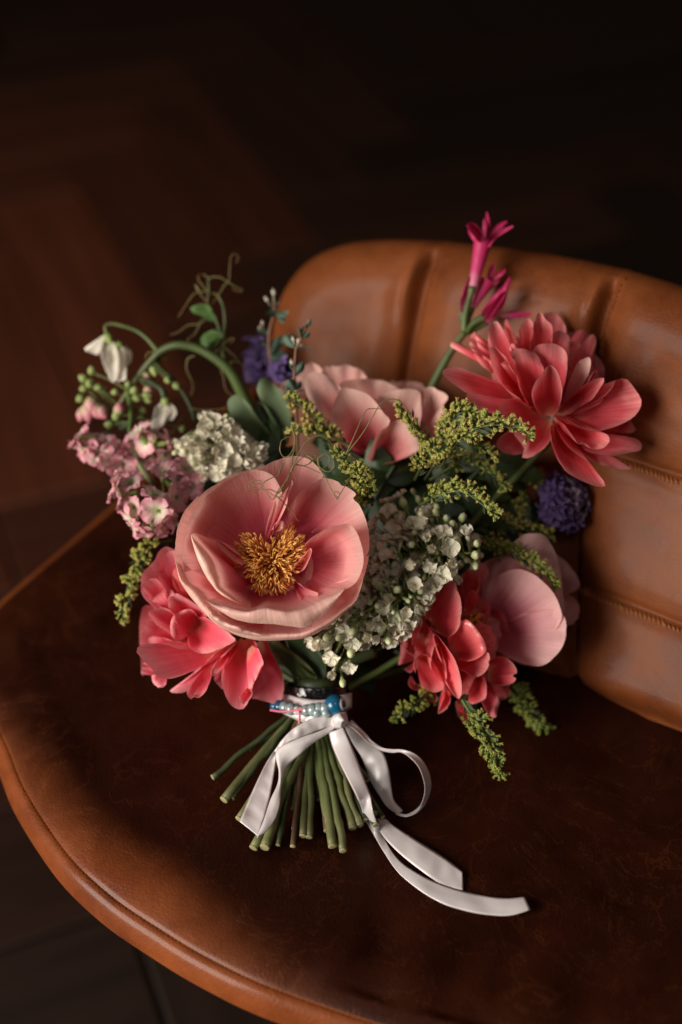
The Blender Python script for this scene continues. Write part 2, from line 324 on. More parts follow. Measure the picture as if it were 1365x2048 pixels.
def wood_mat(name, c0, c1):
    m, nt, n, l, bs = nodes(name)
    tc = n.new('ShaderNodeTexCoord'); mp = n.new('ShaderNodeMapping'); mp.inputs['Scale'].default_value = (3, 40, 3); l.new(tc.outputs['Object'], mp.inputs[0])
    oi = n.new('ShaderNodeObjectInfo'); add = n.new('ShaderNodeVectorMath'); add.operation = 'ADD'
    s = n.new('ShaderNodeVectorMath'); s.operation = 'SCALE'; s.inputs[3].default_value = 50; l.new(oi.outputs['Random'], s.inputs[0])
    l.new(mp.outputs[0], add.inputs[0]); l.new(s.outputs[0], add.inputs[1])
    nz = n.new('ShaderNodeTexNoise'); nz.inputs['Scale'].default_value = 1; nz.inputs['Detail'].default_value = 6; l.new(add.outputs[0], nz.inputs['Vector'])
    rp = ramp(n, [(.3, c0), (.7, c1)]); l.new(nz.outputs['Fac'], rp.inputs[0])
    mr = n.new('ShaderNodeMapRange'); mr.inputs['To Min'].default_value = .8; mr.inputs['To Max'].default_value = 1.15; l.new(oi.outputs['Random'], mr.inputs[0])
    vm = n.new('ShaderNodeVectorMath'); vm.operation = 'SCALE'; l.new(rp.outputs[0], vm.inputs[0]); l.new(mr.outputs[0], vm.inputs[3])
    cm = n.new('ShaderNodeVectorMath'); cm.operation = 'MULTIPLY'; l.new(vm.outputs[0], cm.inputs[0]); l.new(oi.outputs['Color'], cm.inputs[1])
    l.new(cm.outputs[0], bs.inputs['Base Color']); bs.inputs['Roughness'].default_value = .5; bs.inputs['Specular IOR Level'].default_value = .35
    bp = n.new('ShaderNodeBump'); bp.inputs['Strength'].default_value = .3; bp.inputs['Distance'].default_value = .002; l.new(nz.outputs['Fac'], bp.inputs['Height']); l.new(bp.outputs[0], bs.inputs['Normal'])
    return m
M['wood'] = wood_mat('oiled_plank', (.55, .5, .45), (1.0, 1.0, 1.0))
M['subfloor'] = simple_mat('dark_subfloor', [(0, (.01, .006, .004)), (1, (.014, .008, .005))], .8)
M['wet_coral'] = petal_mat('glossy_coral_petal', [(0, (.82, .30, .22)), (.4, (.80, .08, .10)), (1, (.84, .20, .20)), (1.3, (.86, .34, .30))], .2, .25, coat=.8, bump=.7, spec=.6)

# ---------------------------------------------------------------- floor: herringbone oak parquet
def build_floor():
    fl = MB()
    for x, y in ((-4, -3), (4.5, -3), (4.5, 6), (-4, 6)): fl.vert((x, y, 0), (x, y))
    fl.f.append((0, 1, 2, 3))
    me = fl.mesh('floor', M['subfloor'], smooth=False)
    floor = bpy.data.objects.new('floor', me); sc.collection.objects.link(floor); floor['kind'] = 'structure'
    L, W, T = .62, .155, .012
    mb = MB(); g = .0018; b = .003
    pts = []
    for (z, i) in ((0, 0), (T - b, 0), (T, b)):
        pts.append([(-L/2 + g + i, -W/2 + g + i, z), (L/2 - g - i, -W/2 + g + i, z), (L/2 - g - i, W/2 - g - i, z), (-L/2 + g + i, W/2 - g - i, z)])
    mb.grid(pts, [[(0, 0)] * 4] * 3, wrap=True); mb.f.append((8, 9, 10, 11))
    plank = mb.mesh('plank', M['wood'], smooth=False)
    cnt = 0
    rot = R(22)
    cells = []
    # rows of a classic herringbone (period: step (W, W) along the zig-zag, (L, -L) across)
    for a in range(-40, 41):
        for c in range(-9, 10):
            bx, by = a * W + c * L, a * W - c * L
            for k in (0, 1):
                if k == 0: px, py, ang = bx + L/2, by + W/2, 0
                else: px, py, ang = bx + W/2, by + W + L/2, math.pi/2
                X = px * math.cos(rot) - py * math.sin(rot) - .2; Y = px * math.sin(rot) + py * math.cos(rot) + .8
                # only where this picture, or one taken a step aside, can see the floor
                if not (-1.9 < X < 1.9 and -.6 < Y < 3.4): continue
                cells.append((X * X + (Y - 1) ** 2, X, Y, ang + rot))
    cells.sort()
    for d, X, Y, a in cells[:298]:
        # reddest boards left of and behind the chair: a painted glow of light
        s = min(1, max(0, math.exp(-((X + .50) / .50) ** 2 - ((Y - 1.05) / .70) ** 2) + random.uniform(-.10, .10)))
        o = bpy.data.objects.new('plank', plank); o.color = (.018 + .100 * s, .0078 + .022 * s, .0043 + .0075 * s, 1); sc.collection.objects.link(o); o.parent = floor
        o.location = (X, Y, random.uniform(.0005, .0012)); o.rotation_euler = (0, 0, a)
build_floor()

# ---------------------------------------------------------------- chair
chair = thing('leather_chair', 'cognac brown leather tub chair that the bouquet lies on, with channelled backrest and stitched seat', 'chair', (0.05, -0.15, 0))
def build_seat():
    sil = [SP(x, y, -.020) for x, y in ((0, 1556), (27, 1626), (74, 1707), (133, 1787), (212, 1861), (297, 1920), (400, 1983), (540, 2050))]
    out = [(-.096, .135), (-.131, .079), (-.166, .023), (-.201, -.033), (-.2345, -.0865), (-.247, -.111), (-.2505, -.135), (-.247, -.160), (-.237, -.186), (-.2255, -.208)] + [(q.x, q.y) for q in sil] + [
           (.04, -.428), (.13, -.444), (.24, -.432), (.36, -.34), (.38, -.18), (.34, 0), (.24, .14), (.08, .2), (-.04, .19)]
    N = 260
    c = crom(out, N, closed=True)
    ctr = np.array([.06, -.14])
    # outward normals
    t = np.roll(c, -1, 0) - np.roll(c, 1, 0); t /= np.linalg.norm(t, axis=1)[:, None]
    nrm = np.stack([t[:, 1], -t[:, 0]], 1)
    if ((c - ctr) * nrm).sum() < 0: nrm = -nrm
    # panel crease lines on the pad (seat coordinates)
    crease = [(SP(55, 1265), SP(230, 1600)), (SP(232, 1602), SP(330, 1560)), (SP(330, 1560), SP(430, 1462)), (SP(150, 1480), SP(232, 1602))]
    def seg_d(p, a, b):
        ax, ay = a[0], a[1]; dx, dy = b[0]-ax, b[1]-ay
        tt = max(0, min(1, ((p[0]-ax)*dx + (p[1]-ay)*dy) / (dx*dx + dy*dy)))
        return math.hypot(p[0]-ax-tt*dx, p[1]-ay-tt*dy), tt
    folds = [(SP(1180, 1560), SP(960, 2060)), (SP(1365, 1560), SP(1150, 2060)), (SP(960, 1850), SP(880, 2060)), (SP(800, 1800), SP(720, 2060))]
    rows = []; uvs = []
    ins = [0.17, .15, .13, .11, .095, .08, .068, .057, .048, .04, .034, .029, .0245, .021, .0185, .0168, .0155, .0145, .0138, .013, .0118, .0108, .0102, .0098, .0095, .0091, .0086, .0072, .0055, .004, .0025, .0012, .0005, 0.0]
    def prof(d):
        # height against distance d from the silhouette
        if d >= .0095:
            z = -.0085 * math.exp(-(d - .0095) / .015)
            z += -.012 * (1 - math.exp(-max(0, d - .04) / .06))
            z += -.0004 * math.exp(-((d - .0095) / .0009) ** 2)
            return z
        k = d / .0095
        return -.0092 - .0006 * math.exp(-((d - .0095)/.0008)**2) - .016 * (1 - math.sqrt(max(0, 1 - (1 - k) ** 2.4)))
    ring = []
    for q, d in enumerate(ins):
        r = []
        for j in range(N):
            x, y = c[j] - nrm[j] * d
            if d > .05:
                # blend to a shrunken outline further in, so the rings do not cross
                k = (d - .05) / .12
                x0, y0 = c[j] - nrm[j] * .05
                x = x0 + (ctr[0] - x0) * k * .55; y = y0 + (ctr[1] - y0) * k * .55
            r.append((x, y))
        ring.append(r)
    # centre rings
    inner = ring[0]; pre = []
    for k in np.linspace(.98, .04, 46):
        pre.append([(ctr[0] + (x - ctr[0]) * (1-k), ctr[1] + (y - ctr[1]) * (1-k)) for x, y in inner])
    for i, r in enumerate(pre + ring):
        d = .17 if i < len(pre) else ins[i - len(pre)]
        rr = []
        for x, y in r:
            z = prof(d)
            z += .0016 * noise.noise((x*14, y*14, 3.1)) * min(1, d / .03) + .0006 * noise.noise((x*60, y*60, 1.7)) * min(1, d/.03)
            if d > .02:
                for a, b in crease:
                    dd, tt = seg_d((x, y), a, b)
                    z -= .0045 * math.exp(-(dd / .0028) ** 2) * min(1, 4 * tt + .3, 4 * (1 - tt) + .3)
                for a, b in folds:
                    dd, tt = seg_d((x, y), a, b)
                    z -= .0035 * math.exp(-(dd / .010) ** 2) * min(1, 3 * tt + .1)
            rr.append((x, y, SEAT + z + .010))
        rows.append(rr); uvs.append([(d + (.07 * min(1, max(0, (y + .33) / .26)) + .05 * min(1, max(0, (x + .10) / .13)) if d > .0095 else 0), x) for x, y in r])  # uv x grows towards back and right, so painted shade keeps them dark
    mb = MB(); mb.grid(rows, uvs, wrap=True)
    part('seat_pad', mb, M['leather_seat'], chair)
    # side wall of the shell under the rolled edge
    rows = []; uvs = []
    base_z = prof(0) + .010
    for dz, off in ((0, -.0003), (-.002, -.002), (-.006, -.0085), (-.014, -.022), (-.03, -.047), (-.05, -.08), (-.06, -.13), (-.062, -.16)):
        rows.append([(c[j][0] + nrm[j][0]*off, c[j][1] + nrm[j][1]*off, SEAT + base_z + dz) for j in range(N)]); uvs.append([(j/N, dz) for j in range(N)])
    mb = MB(); mb.grid(rows, uvs, wrap=True); part('seat_shell', mb, M['leather'], chair)
    # edge stitching just inside the roll
    mb = MB()
    fine = crom(out, 700, closed=True)
    ft = np.roll(fine, -1, 0) - np.roll(fine, 1, 0); ft /= np.linalg.norm(ft, axis=1)[:, None]
    fn = np.stack([ft[:, 1], -ft[:, 0]], 1)
    if ((fine - ctr) * fn).sum() < 0: fn = -fn
    for j in range(0, 700):
        p = fine[j] - fn[j] * .0082; z = SEAT + prof(.0082) + .0102
        a = p - ft[j] * .00075; b = p + ft[j] * .00075
        mb.tube([(a[0], a[1], z), (p[0], p[1], z + .0003), (b[0], b[1], z)], .00013, 4)
    # the little cross-stitched tack on the pad
    part('edge_stitching', mb, M['leather'], chair, stuff=True)
    mb = MB(); q = SP(182, 1680, .002)
    for k in range(7):
        a = 2 * math.pi * k / 7 + .3
        r0, r1 = .0009, random.uniform(.0032, .0045)
        mb.tube([q + Vector((math.cos(a)*r0, math.sin(a)*r0, .0008)), q + Vector((math.cos(a)*(r0+r1)/2, math.sin(a)*(r0+r1)/2, .0014)), q + Vector((math.cos(a)*r1, math.sin(a)*r1, .0004))], [.0003, .0006, .0003], 5)
    part('stitched_tack', mb, M['dark'], chair, label='small black star shaped tack stitched near the front edge')
    # pedestal
    mb = MB(); n = 40; rows = []; uvs = []
    for r, z in ((.0, .395), (.09, .395), (.09, .38), (.03, .36), (.028, .06), (.05, .045), (.13, .028), (.14, .018), (.14, .0125), (.0, .0125)):
        rows.append([(.11 + r*math.cos(2*math.pi*k/n), -.08 + r*math.sin(2*math.pi*k/n), z) for k in range(n)]); uvs.append([(k/n, z) for k in range(n)])
    mb.grid(rows, uvs, wrap=True); part('pedestal', mb, M['dark'], chair)
build_seat()

def build_back():
    top = [(546, 720), (549, 665), (560, 612), (585, 560), (630, 515), (700, 487), (790, 479), (888, 482), (1000, 493), (1100, 507), (1200, 527), (1300, 552), (1400, 585), (1500, 625), (1620, 690)]
    bot = [(556, 1080), (640, 1130), (740, 1200), (860, 1262), (1030, 1337), (1150, 1380), (1260, 1420), (1365, 1458), (1480, 1505), (1600, 1560)]
    Dt = lambda x: 1.015 - .150 * (x - 600) / 765
    Db = lambda x: 1.035 - .145 * (x - 600) / 765
    ns, nt = 250, 190
    sv = np.concatenate([[0, .0006, .0015, .003, .005, .0075, .0105, .014, .018, .0225, .0275, .033, .039], np.linspace(.046, 1, ns - 13)])
    tv = 1 - sv[:0:1] if False else np.concatenate([np.linspace(0, .93, nt - 22), .93 + .07 * np.sin(np.linspace(.02, 1, 22) * math.pi / 2)])
    tc_ = crom(top, 900); bc_ = crom(bot, 900)
    tl = np.array([i / 899 for i in range(900)])
    # arc-length parametrisation of both curves; the corner of the top gets its share
    T = np.stack([np.interp(sv, tl, tc_[:, k]) for k in (0, 1)], 1)
    B = np.stack([np.interp(sv ** 1.0, tl, bc_[:, k]) for k in (0, 1)], 1)
    px = np.zeros((nt, ns)); py = np.zeros((nt, ns)); pos = np.zeros((nt, ns, 3))
    for i, t in enumerate(tv):
        for j in range(ns):
            x = B[j, 0] * (1 - t) + T[j, 0] * t; y = B[j, 1] * (1 - t) + T[j, 1] * t
            D = Db(B[j, 0]) * (1 - t) + Dt(T[j, 0]) * t
            px[i, j], py[i, j] = x, y
            pos[i, j] = P(x, y, D + .012 * math.sin(math.pi * min(t, 1)))
    edge = np.vstack([pos[:, 0, :], pos[-1, :, :]])
    du = np.gradient(pos, axis=1); dv = np.gradient(pos, axis=0)
    nr = np.cross(du, dv); nr /= np.linalg.norm(nr, axis=2)[..., None] + 1e-12
    fw = np.array(FWD)
    if (nr @ fw).mean() > 0: nr = -nr          # towards the sitter
    j0 = int(np.searchsorted(sv, .13))
    for j in range(j0): nr[:, j] = nr[:, j0]
    flat = pos.reshape(-1, 3); dist = np.full(len(flat), 9.0)
    for k in range(0, len(edge), 1): dist = np.minimum(dist, np.linalg.norm(flat - edge[k], axis=1))
    dist = dist.reshape(nt, ns)
    def polyd(xs, ys, pl, xm):
        d = np.full(xs.shape, 1e9)
        for (x0, y0), (x1, y1) in zip(pl[:-1], pl[1:]):
            dx, dy = x1 - x0, y1 - y0
            t = np.clip(((xs - x0)*dx + (ys - y0)*dy) / (dx*dx + dy*dy), 0, 1)
            d = np.minimum(d, np.hypot(xs - x0 - t*dx, ys - y0 - t*dy))
        return d
    vs = [[(902, 455), (885, 500), (862, 600), (842, 700), (825, 800), (815, 950), (812, 1240)], [(1262, 500), (1248, 555), (1226, 640), (1212, 700), (1196, 800), (1182, 950), (1172, 1150), (1165, 1385)],
          [(620, 420), (612, 480), (607, 500)]][:2]
    hs = [[(812, 850), (1190, 882), (1280, 908), (1365, 934), (1620, 1010)], [(812, 1060), (1170, 1163), (1260, 1192), (1365, 1233), (1620, 1330)]]
    RAD = .036; TH = .027
    e = np.clip(dist / RAD, 0, 1); half = TH * np.sqrt(np.clip(1 - (1 - e) ** 2, 0, 1))
    g = np.zeros_like(px)
    for s in vs:
        d = polyd(px, py, s, 0)
        g += -.0085 * np.exp(-(d / 9) ** 2) - .0075 * np.exp(-(d / 42) ** 2)
    for s in vs:       # a pinched fold stands up on the left of each channel near the top
        c = np.array(s); sx = np.interp(py, c[:, 1], c[:, 0])
        g += .0042 * np.exp(-((px - sx + 24 - (py - 500) * .02) / (6 + np.clip(py - 500, 0, 200) * .03)) ** 2) * np.exp(-((py - 560) / 75) ** 2)
    for s in hs:
        d = polyd(px, py, s, 0)
        g += -.0026 * np.exp(-(d / 7) ** 2) - .0022 * np.exp(-(d / 30) ** 2)
    g *= np.clip(e * 2.2, .25, 1)
    bt = tv[:, None] * np.ones_like(px)
    low = -.02 * np.exp(-(bt / .035) ** 2)       # rounds under at the foot
    nzv = np.zeros_like(px)
    for i in range(nt):
        for j in range(ns):
            p = pos[i, j]
            nzv[i, j] = .0014 * noise.noise((p[0]*16, p[1]*16, p[2]*16)) + .0004 * noise.noise((p[0]*45, p[1]*45, p[2]*45 + 4))
    front = pos + nr * (half + g + low + nzv * e)[..., None]
    back = pos - nr * (half * 1.1)[..., None]
    mb = MB()
    uv = [[(sv[j], tv[i]) for j in range(ns)] for i in range(nt)]
    mb.grid([[tuple(front[i, j]) for j in range(ns)] for i in range(nt)], uv)
    part('backrest', mb, M['leather'], chair)
    mb = MB(); st = 3
    ii = list(range(0, nt, st)); ii = ii if ii[-1] == nt - 1 else ii + [nt - 1]
    jj = list(range(0, ns, st)); jj = jj if jj[-1] == ns - 1 else jj + [ns - 1]
    mb.grid([[tuple(back[i, j]) for j in jj] for i in ii], [[uv[i][j] for j in jj] for i in ii])
    part('backrest_shell', mb, M['leather'], chair)
    # zig-zag stitching below the horizontal seams, plain stitching right of the vertical ones
    def surf(x, y):
        k = np.argmin((px - x) ** 2 + (py - y) ** 2); i, j = divmod(int(k), ns); return Vector(front[i, j]), Vector(nr[i, j])
    mb = MB()
    for pl in hs:
        c = crom(pl, 2000); x = 1150
        while x < 1560:
            y = float(np.interp(x, c[:, 0], c[:, 1]))
            a, n1 = surf(x, y + 6); b, n2 = surf(x + 4, y + 21)
            mb.tube([a + n1*.0002, (a+b)/2 + n1*.0011, b + n2*.0002], [.0003, .0006, .0003], 4); x += 8.5
    part('zigzag_stitching', mb, M['thread'], chair, stuff=True)
    mb = MB()
    for pl in vs:
        c = crom(pl, 2000); y = 520
        while y < 1300:
            x = float(np.interp(y, c[:, 1], c[:, 0])) + 19
            a, n1 = surf(x, y); b, n2 = surf(x - 1.5, y + 7)
            mb.tube([a + n1*.0001, (a+b)/2 + n1*.0006, b + n2*.0001], .00035, 4); y += 11
    part('channel_stitching', mb, M['leather'], chair, stuff=True)
build_back()

# ---------------------------------------------------------------- petals
def seat_depth(y, h=0.0):
    return (CAMH - h) / (math.sin(PITCH) - (1024 - y) / FPX * math.cos(PITCH))
BIND = lambda x, y, d=0.0: P(x, y, .868 + d / 100)
def fan(parent, mat, z, base, out, d=0.0, g=(0, 0), p=1.6, belly=0.0, cup=0.0, ruf=1.0, fold=None, fd=0.0, nu=30, nv=18, wav=1.35, lat=.76, label=None, name='petal', seed=None, rag=1.0):
    """One petal. Rays run from its attachment (base x, y, d) to the traced rim; the rim lies d cm behind (+) or before (-)
    the flower's own depth, tilted by g cm per 100 crop pixels; belly and cup hollow it; fold = curve of a turned-over rim."""
    rnd = random.Random(seed if seed is not None else int(out[0][0] * 7 + out[0][1] * 13 + len(out)))
    cx = sum(o[0] for o in out) / len(out); cy = sum(o[1] for o in out) / len(out)
    def dd(o): return (o[2] if len(o) > 2 else d) + g[0] * (o[0] - cx) / 100 + g[1] * (o[1] - cy) / 100
    o3 = [(o[0], o[1], dd(o) * 30) for o in out]
    c = crom(o3, nu)
    if fold:
        f3 = crom([(o[0], o[1], ((o[2] if len(o) > 2 else fd) + g[0]*(o[0]-cx)/100 + g[1]*(o[1]-cy)/100) * 30) for o in fold], nu)
    bx, by, bd = base
    am = c[len(c) // 2]; al = math.hypot(am[0]-bx, am[1]-by) + 1e-6; axx, axy = (am[0]-bx)/al, (am[1]-by)/al
    so = rnd.uniform(0, 100); k = z.k
    curl = rnd.uniform(-.45, .45) * wav; nots = [(rnd.uniform(.15, .85), rnd.uniform(2, 6.5) * rag, rnd.uniform(.012, .035)) for _ in range(rnd.choice((0, 1, 1, 2)))]
    rows = []; uvs = []
    vs = [(.05 + .95 * (i / (nv - 1)) ** .9) for i in range(nv)]
    for v in vs:
        r = []; u_ = []
        for j in range(nu):
            u = j / (nu - 1)
            rim = c[j].copy(); rimd = rim[2] / 30
            dx, dy = rim[0] - bx, rim[1] - by; L = math.hypot(dx, dy) + 1e-6
            # fine irregular rim
            n1 = noise.noise((so, u * 9, 0)) * 3.2 + noise.noise((so, u * 24, 5)) * 1.6 * rag
            L2 = L + n1 * k * .55 * ruf - sum(a_ * k * ruf * math.exp(-((u - c_) / w_) ** 2) for c_, a_, w_ in nots) * (0 if fold else v ** 6)
            ex, ey = dx / L * L2, dy / L * L2
            f = ex*axx + ey*axy; g_ = -ex*axy + ey*axx; f *= v; g_ *= v ** lat
            x = bx + f*axx - g_*axy; y = by + f*axy + g_*axx
            q = bd + (rimd - bd) * v ** p
            q += belly * math.sin(math.pi * v) + cup * math.sin(math.pi * u) * v ** 1.4
            if v > .72: q += curl * ((v - .72) / .28) ** 2 * (.4 + .6 * math.sin(math.pi * u))
            q += wav * (.30 * noise.noise((so + u * 2.2, v * 1.6, 1.5)) * v + .22 * noise.noise((so + u * 5.0, v * 2.0, 7.5)) * v ** 2 + .10 * noise.noise((so + u * 13, v * 1.2, 9.5)) * v ** 5)
            r.append(z(x, y, q)); u_.append((u, v))
        rows.append(r); uvs.append(u_)
    if fold:
        last = rows[-1]
        for i in range(1, 8):
            t = i / 7; r = []; u_ = []
            for j in range(nu):
                u = j / (nu - 1)
                a = last[j]; b = z(f3[j][0] + noise.noise((so, u*14, 3)) * 2.4 * k * .4, f3[j][1] + noise.noise((so, u*14, 9)) * 2.4 * k * .4, f3[j][2] / 30)
                m = a.lerp(b, t) - FWD * .0022 * math.sin(math.pi * t)
                r.append(m); u_.append((u, 1 + .28 * t))
            rows.append(r); uvs.append(u_)
    mb = MB(); mb.grid(rows, uvs)
    return part(name, mb, mat, parent, label=label)

def curve3(z, pts, n=24):
    c = crom([(x, y, d * 30) for x, y, d in pts], n)
    return [z(x, y, q / 30) for x, y, q in c]
def stem_part(parent, a, end, rad=.0028, mat='stem', via=None, name='stem', cutlabel=None, knots=True):
    """a stem from its flower (point a) through the binding and out to its cut end"""
    via = via or P(end[0] * .10 + 625 * .90, 1408, .872)
    end = (end[0], end[1], min(end[2], seat_depth(end[1], .010) - rad * .6)); rad *= random.uniform(.68, .98)
    e = P(*end)
    seed = random.random() * 50
    c = crom([tuple(a), tuple(Vector(a).lerp(Vector(via), .55) + FWD * .012), tuple(via), tuple(e)], 34)
    n = len(c); rad_l = []
    for i in range(n):
        t = i / (n - 1); r = rad * (.8 + .25 * t) * (1 + .06 * noise.noise((seed, t * 14, 0)))
        if knots:
            for kx in (.62 + .2 * (seed % 1), .86 + .1 * ((seed * 3) % 1)): r *= 1 + .34 * math.exp(-((t - kx) / .011) ** 2)
        rad_l.append(r)
    pts = [Vector(p) + Vector((noise.noise((seed, i * .35, 1)), noise.noise((seed, i * .35, 2)), noise.noise((seed, i * .35, 3)))) * .0012 * (i > 18) for i, p in enumerate(c)]
    mb = MB(); mb.tube(pts, rad_l, 10)
    s = part(name, mb, M[mat], parent)
    mb = MB(); dirn = (pts[-1] - pts[-2]).normalized()
    mb.tube([pts[-1] - dirn * .0003, pts[-1] + dirn * .0004, pts[-1] + dirn * .0006], [rad_l[-1] * 1.02, rad_l[-1] * 1.0, rad_l[-1] * .7], 10)
    part('cut_end', mb, M['cut'], s)
    return s

def under(parent, mat, z, base, ang0, ang1, n, r0, r1, d, seed, squash=1.0):
    """inner petals that fill the heart of a double bloom behind the petals in front"""
    rnd = random.Random(seed)
    for i in range(n):
        a = R(ang0 + (ang1 - ang0) * (i + .5) / n + rnd.uniform(-8, 8)); rr = rnd.uniform(r0, r1); w = R(rnd.uniform(20, 30))
        out = []
        for q, f in ((-1.5, .45), (-1.2, .7), (-.8, .9), (-.3, 1.0), (.1, .96), (.4, 1.02), (.9, .88), (1.3, .66), (1.5, .45)):
            out.append((base[0] + rr * f * math.cos(a + w * q), base[1] - rr * f * math.sin(a + w * q) * squash))
        fan(parent, mat, z, (base[0], base[1], base[2]), out, d=d + rnd.uniform(-.3, .3), cup=rnd.uniform(-.5, .5), ruf=.5, nu=20, nv=12, seed=seed + i)

# ================================================================ peony A: the big open cup
G_PEONY = 'peonies of the bouquet'
zA = Z(330, 880, 3.033, .832)
A = thing('peony', 'largest bloom, wide open light coral peony cup with golden stamens at the front', 'flower', zA(640, 720, 1), G_PEONY)
def build_A():
    z, m = zA, M['cup']
    F = lambda base, out, **k: fan(A, m, z, base, out, nu=44, nv=26, lat=.92, **{**dict(wav=1.45), **k})
    # outer wall of the cup, drawn first
    F((600, 760, 1.5), [(640, 1215, -2.2), (450, 1190), (300, 1105), (150, 900), (66, 760), (60, 620), (75, 540), (120, 430), (200, 340)], d=-2.0, p=2.6, ruf=.8, belly=.6)
    F((640, 720, 1.2), [(62, 690), (72, 590), (125, 440), (205, 345), (290, 280), (400, 215), (530, 178), (620, 160)], d=-2.2, p=2.3, ruf=.8, belly=.5)
    F((690, 640, 1.2), [(520, 230), (560, 178), (625, 145), (700, 115), (760, 100), (800, 95), (850, 108), (905, 140), (945, 185), (960, 240), (900, 330)], d=-1.6, p=2.0, ruf=.9, belly=.5, cup=.5)
    F((780, 660, 1.0), [(745, 420), (800, 340), (850, 295), (905, 265), (950, 232), (1000, 236), (1070, 262), (1158, 325), (1140, 360), (1180, 395), (1225, 500), (1242, 620), (1232, 720), (1205, 800), (1150, 880)], d=-2.4, g=(-.08, 0), p=2.0, ruf=.8, belly=.6)
    F((790, 830, 1.2), [(1240, 700), (1218, 800), (1200, 860), (1160, 960), (1060, 1050), (960, 1110), (860, 1140)], d=-2.6, p=2.2, ruf=.8, belly=.7)
    F((560, 700, 1.0), [(120, 800), (105, 690), (118, 580), (160, 450), (240, 345), (340, 265), (440, 205), (530, 178), (600, 188), (655, 218), (690, 270), (712, 320)], d=-2.8, p=2.1, ruf=.6, belly=.8, cup=.3)
    # narrow petal with the creased, folded right edge catching light
    F((600, 690, .6), [(610, 560, -.4), (630, 470, -1.2), (672, 370, -2.2), (722, 320, -2.9), (770, 245, -3.0), (778, 262, -3.1), (748, 340, -3.0), (742, 385, -2.6), (715, 450, -1.8), (668, 530, -.8), (640, 600, -.1)], p=1.3, ruf=.8, belly=.1, wav=.5)
    F((800, 760, .9), [(830, 660, -.6), (880, 600, -1.6), (950, 556), (1000, 528), (1060, 514), (1115, 505), (1150, 540), (1185, 610), (1206, 690), (1200, 770), (1160, 865), (1085, 915), (1000, 960), (930, 975, -2.6), (860, 960, -1.4)], d=-3.5, p=1.9, ruf=.85, belly=.7, cup=.35)
    F((560, 900, 1.2), [(300, 600, -1.4), (175, 575, -3.2), (240, 660), (285, 735), (325, 830), (350, 890), (430, 960), (520, 1010, -2.6)], d=-3.3, p=2.0, ruf=.8, belly=.3,
      fold=[(298, 604, -1.4), (166, 566, -3.2), (186, 680), (230, 790), (290, 885), (340, 935), (430, 985), (520, 1018, -2.5)], fd=-3.1)
    F((650, 880, 1.4), [(250, 972), (340, 1000), (430, 1030), (510, 1046), (600, 1026), (680, 1034), (750, 1044), (830, 1034), (920, 995), (1000, 955), (1088, 904)], d=-3.9, p=2.0, ruf=.8, belly=.2, cup=-.4,
      fold=[(250, 976), (330, 1035), (420, 1085), (510, 1108), (600, 1115), (690, 1122), (770, 1132), (850, 1136), (940, 1080), (1010, 1020), (1090, 910)], fd=-4.1)
    F((640, 1000, .6), [(70, 740), (110, 850), (180, 900), (262, 1012), (350, 1082), (470, 1140), (600, 1172), (740, 1178), (860, 1165), (980, 1100), (1080, 1030), (1160, 965), (1212, 800)], d=-3.0, p=1.8, ruf=.8, belly=.4,
      fold=[(66, 744), (95, 862), (185, 985), (290, 1100), (370, 1150), (470, 1195), (600, 1218), (740, 1212), (870, 1196), (1000, 1124), (1090, 1050), (1168, 975), (1216, 804)], fd=-2.7)
    F((640, 1030, .6), [(255, 1000), (300, 1060), (380, 1110), (480, 1150), (580, 1178)], d=-3.5, p=1.5, ruf=.8,
      fold=[(250, 1005), (285, 1085), (370, 1145), (470, 1178), (580, 1196)], fd=-3.4)
    # inner wall closing the floor of the cup behind the stamens
    F((690, 740, 1.9), [(780, 620), (880, 690), (900, 790), (860, 890), (780, 950), (680, 970), (580, 940)], d=.9, p=1.2, ruf=.3)
    F((620, 760, 1.9), [(720, 960), (600, 950), (500, 900), (430, 800), (430, 690), (500, 610), (620, 590)], d=.9, p=1.2, ruf=.3)
    # small petaloids beside the stamens
    F((800, 800, .4), [(770, 790), (800, 740), (850, 690), (880, 655), (892, 680), (870, 740), (840, 790), (800, 810)], d=-1.2, p=1.2, ruf=.8)
    F((640, 560, .2), [(660, 540), (665, 510), (690, 490), (720, 492), (725, 530), (700, 550)], d=-1.4, p=1.0, ruf=.8)
    F((780, 860, .6), [(820, 870), (860, 905), (930, 930), (900, 970), (850, 985), (810, 960)], d=-1.6, p=1.2, ruf=.6)
    F((520, 690, .8), [(450, 700), (370, 640), (310, 600), (330, 650), (400, 720), (470, 760)], d=-1.3, p=1.0, ruf=.8)
    # stamens: two lobes of a heart, each filament a bent thread with a long anther
    rnd = random.Random(4); mb = MB()
    def inside(x, y):
        if 600 < x < 650 and y < 640: return False
        l = ((x - 530) / 100) ** 2 + ((y - 690) / 118) ** 2 < 1
        r = ((x - 740) / 108) ** 2 + ((y - 670) / 145) ** 2 < 1
        b = ((x - 645) / 140) ** 2 + ((y - 800) / 125) ** 2 < 1
        return l or r or b
    n = 0
    while n < 520:
        x, y = rnd.uniform(415, 860), rnd.uniform(500, 940)
        if not inside(x, y): continue
        n += 1
        dx, dy = x - 645, y - 735; rr = math.hypot(dx, dy) / 180
        dep = -1.15 + .75 * rr ** 2 + rnd.uniform(-.2, .45)
        if abs(dx + .35 * dy + 15) < 34 and y < 800: dep += .55        # valley between the lobes
        b = z(645 + dx * .22, 745 + dy * .2, 1.3); t = z(x, y, dep)
        ang = rnd.gauss(0, .55)
        ax = Vector((dx, -dy, 0)); ax = ax.normalized() if ax.length > 1 else Vector((1, 0, 0))
        ax = (RIGHT * ax.x + UP * ax.y) * (.35 + .9 * rr) - FWD * (.75 - .25 * rr) + Vector((rnd.gauss(0, .38), rnd.gauss(0, .38), rnd.gauss(0, .38)))
        ax.normalize(); L = rnd.uniform(.0022, .0042)
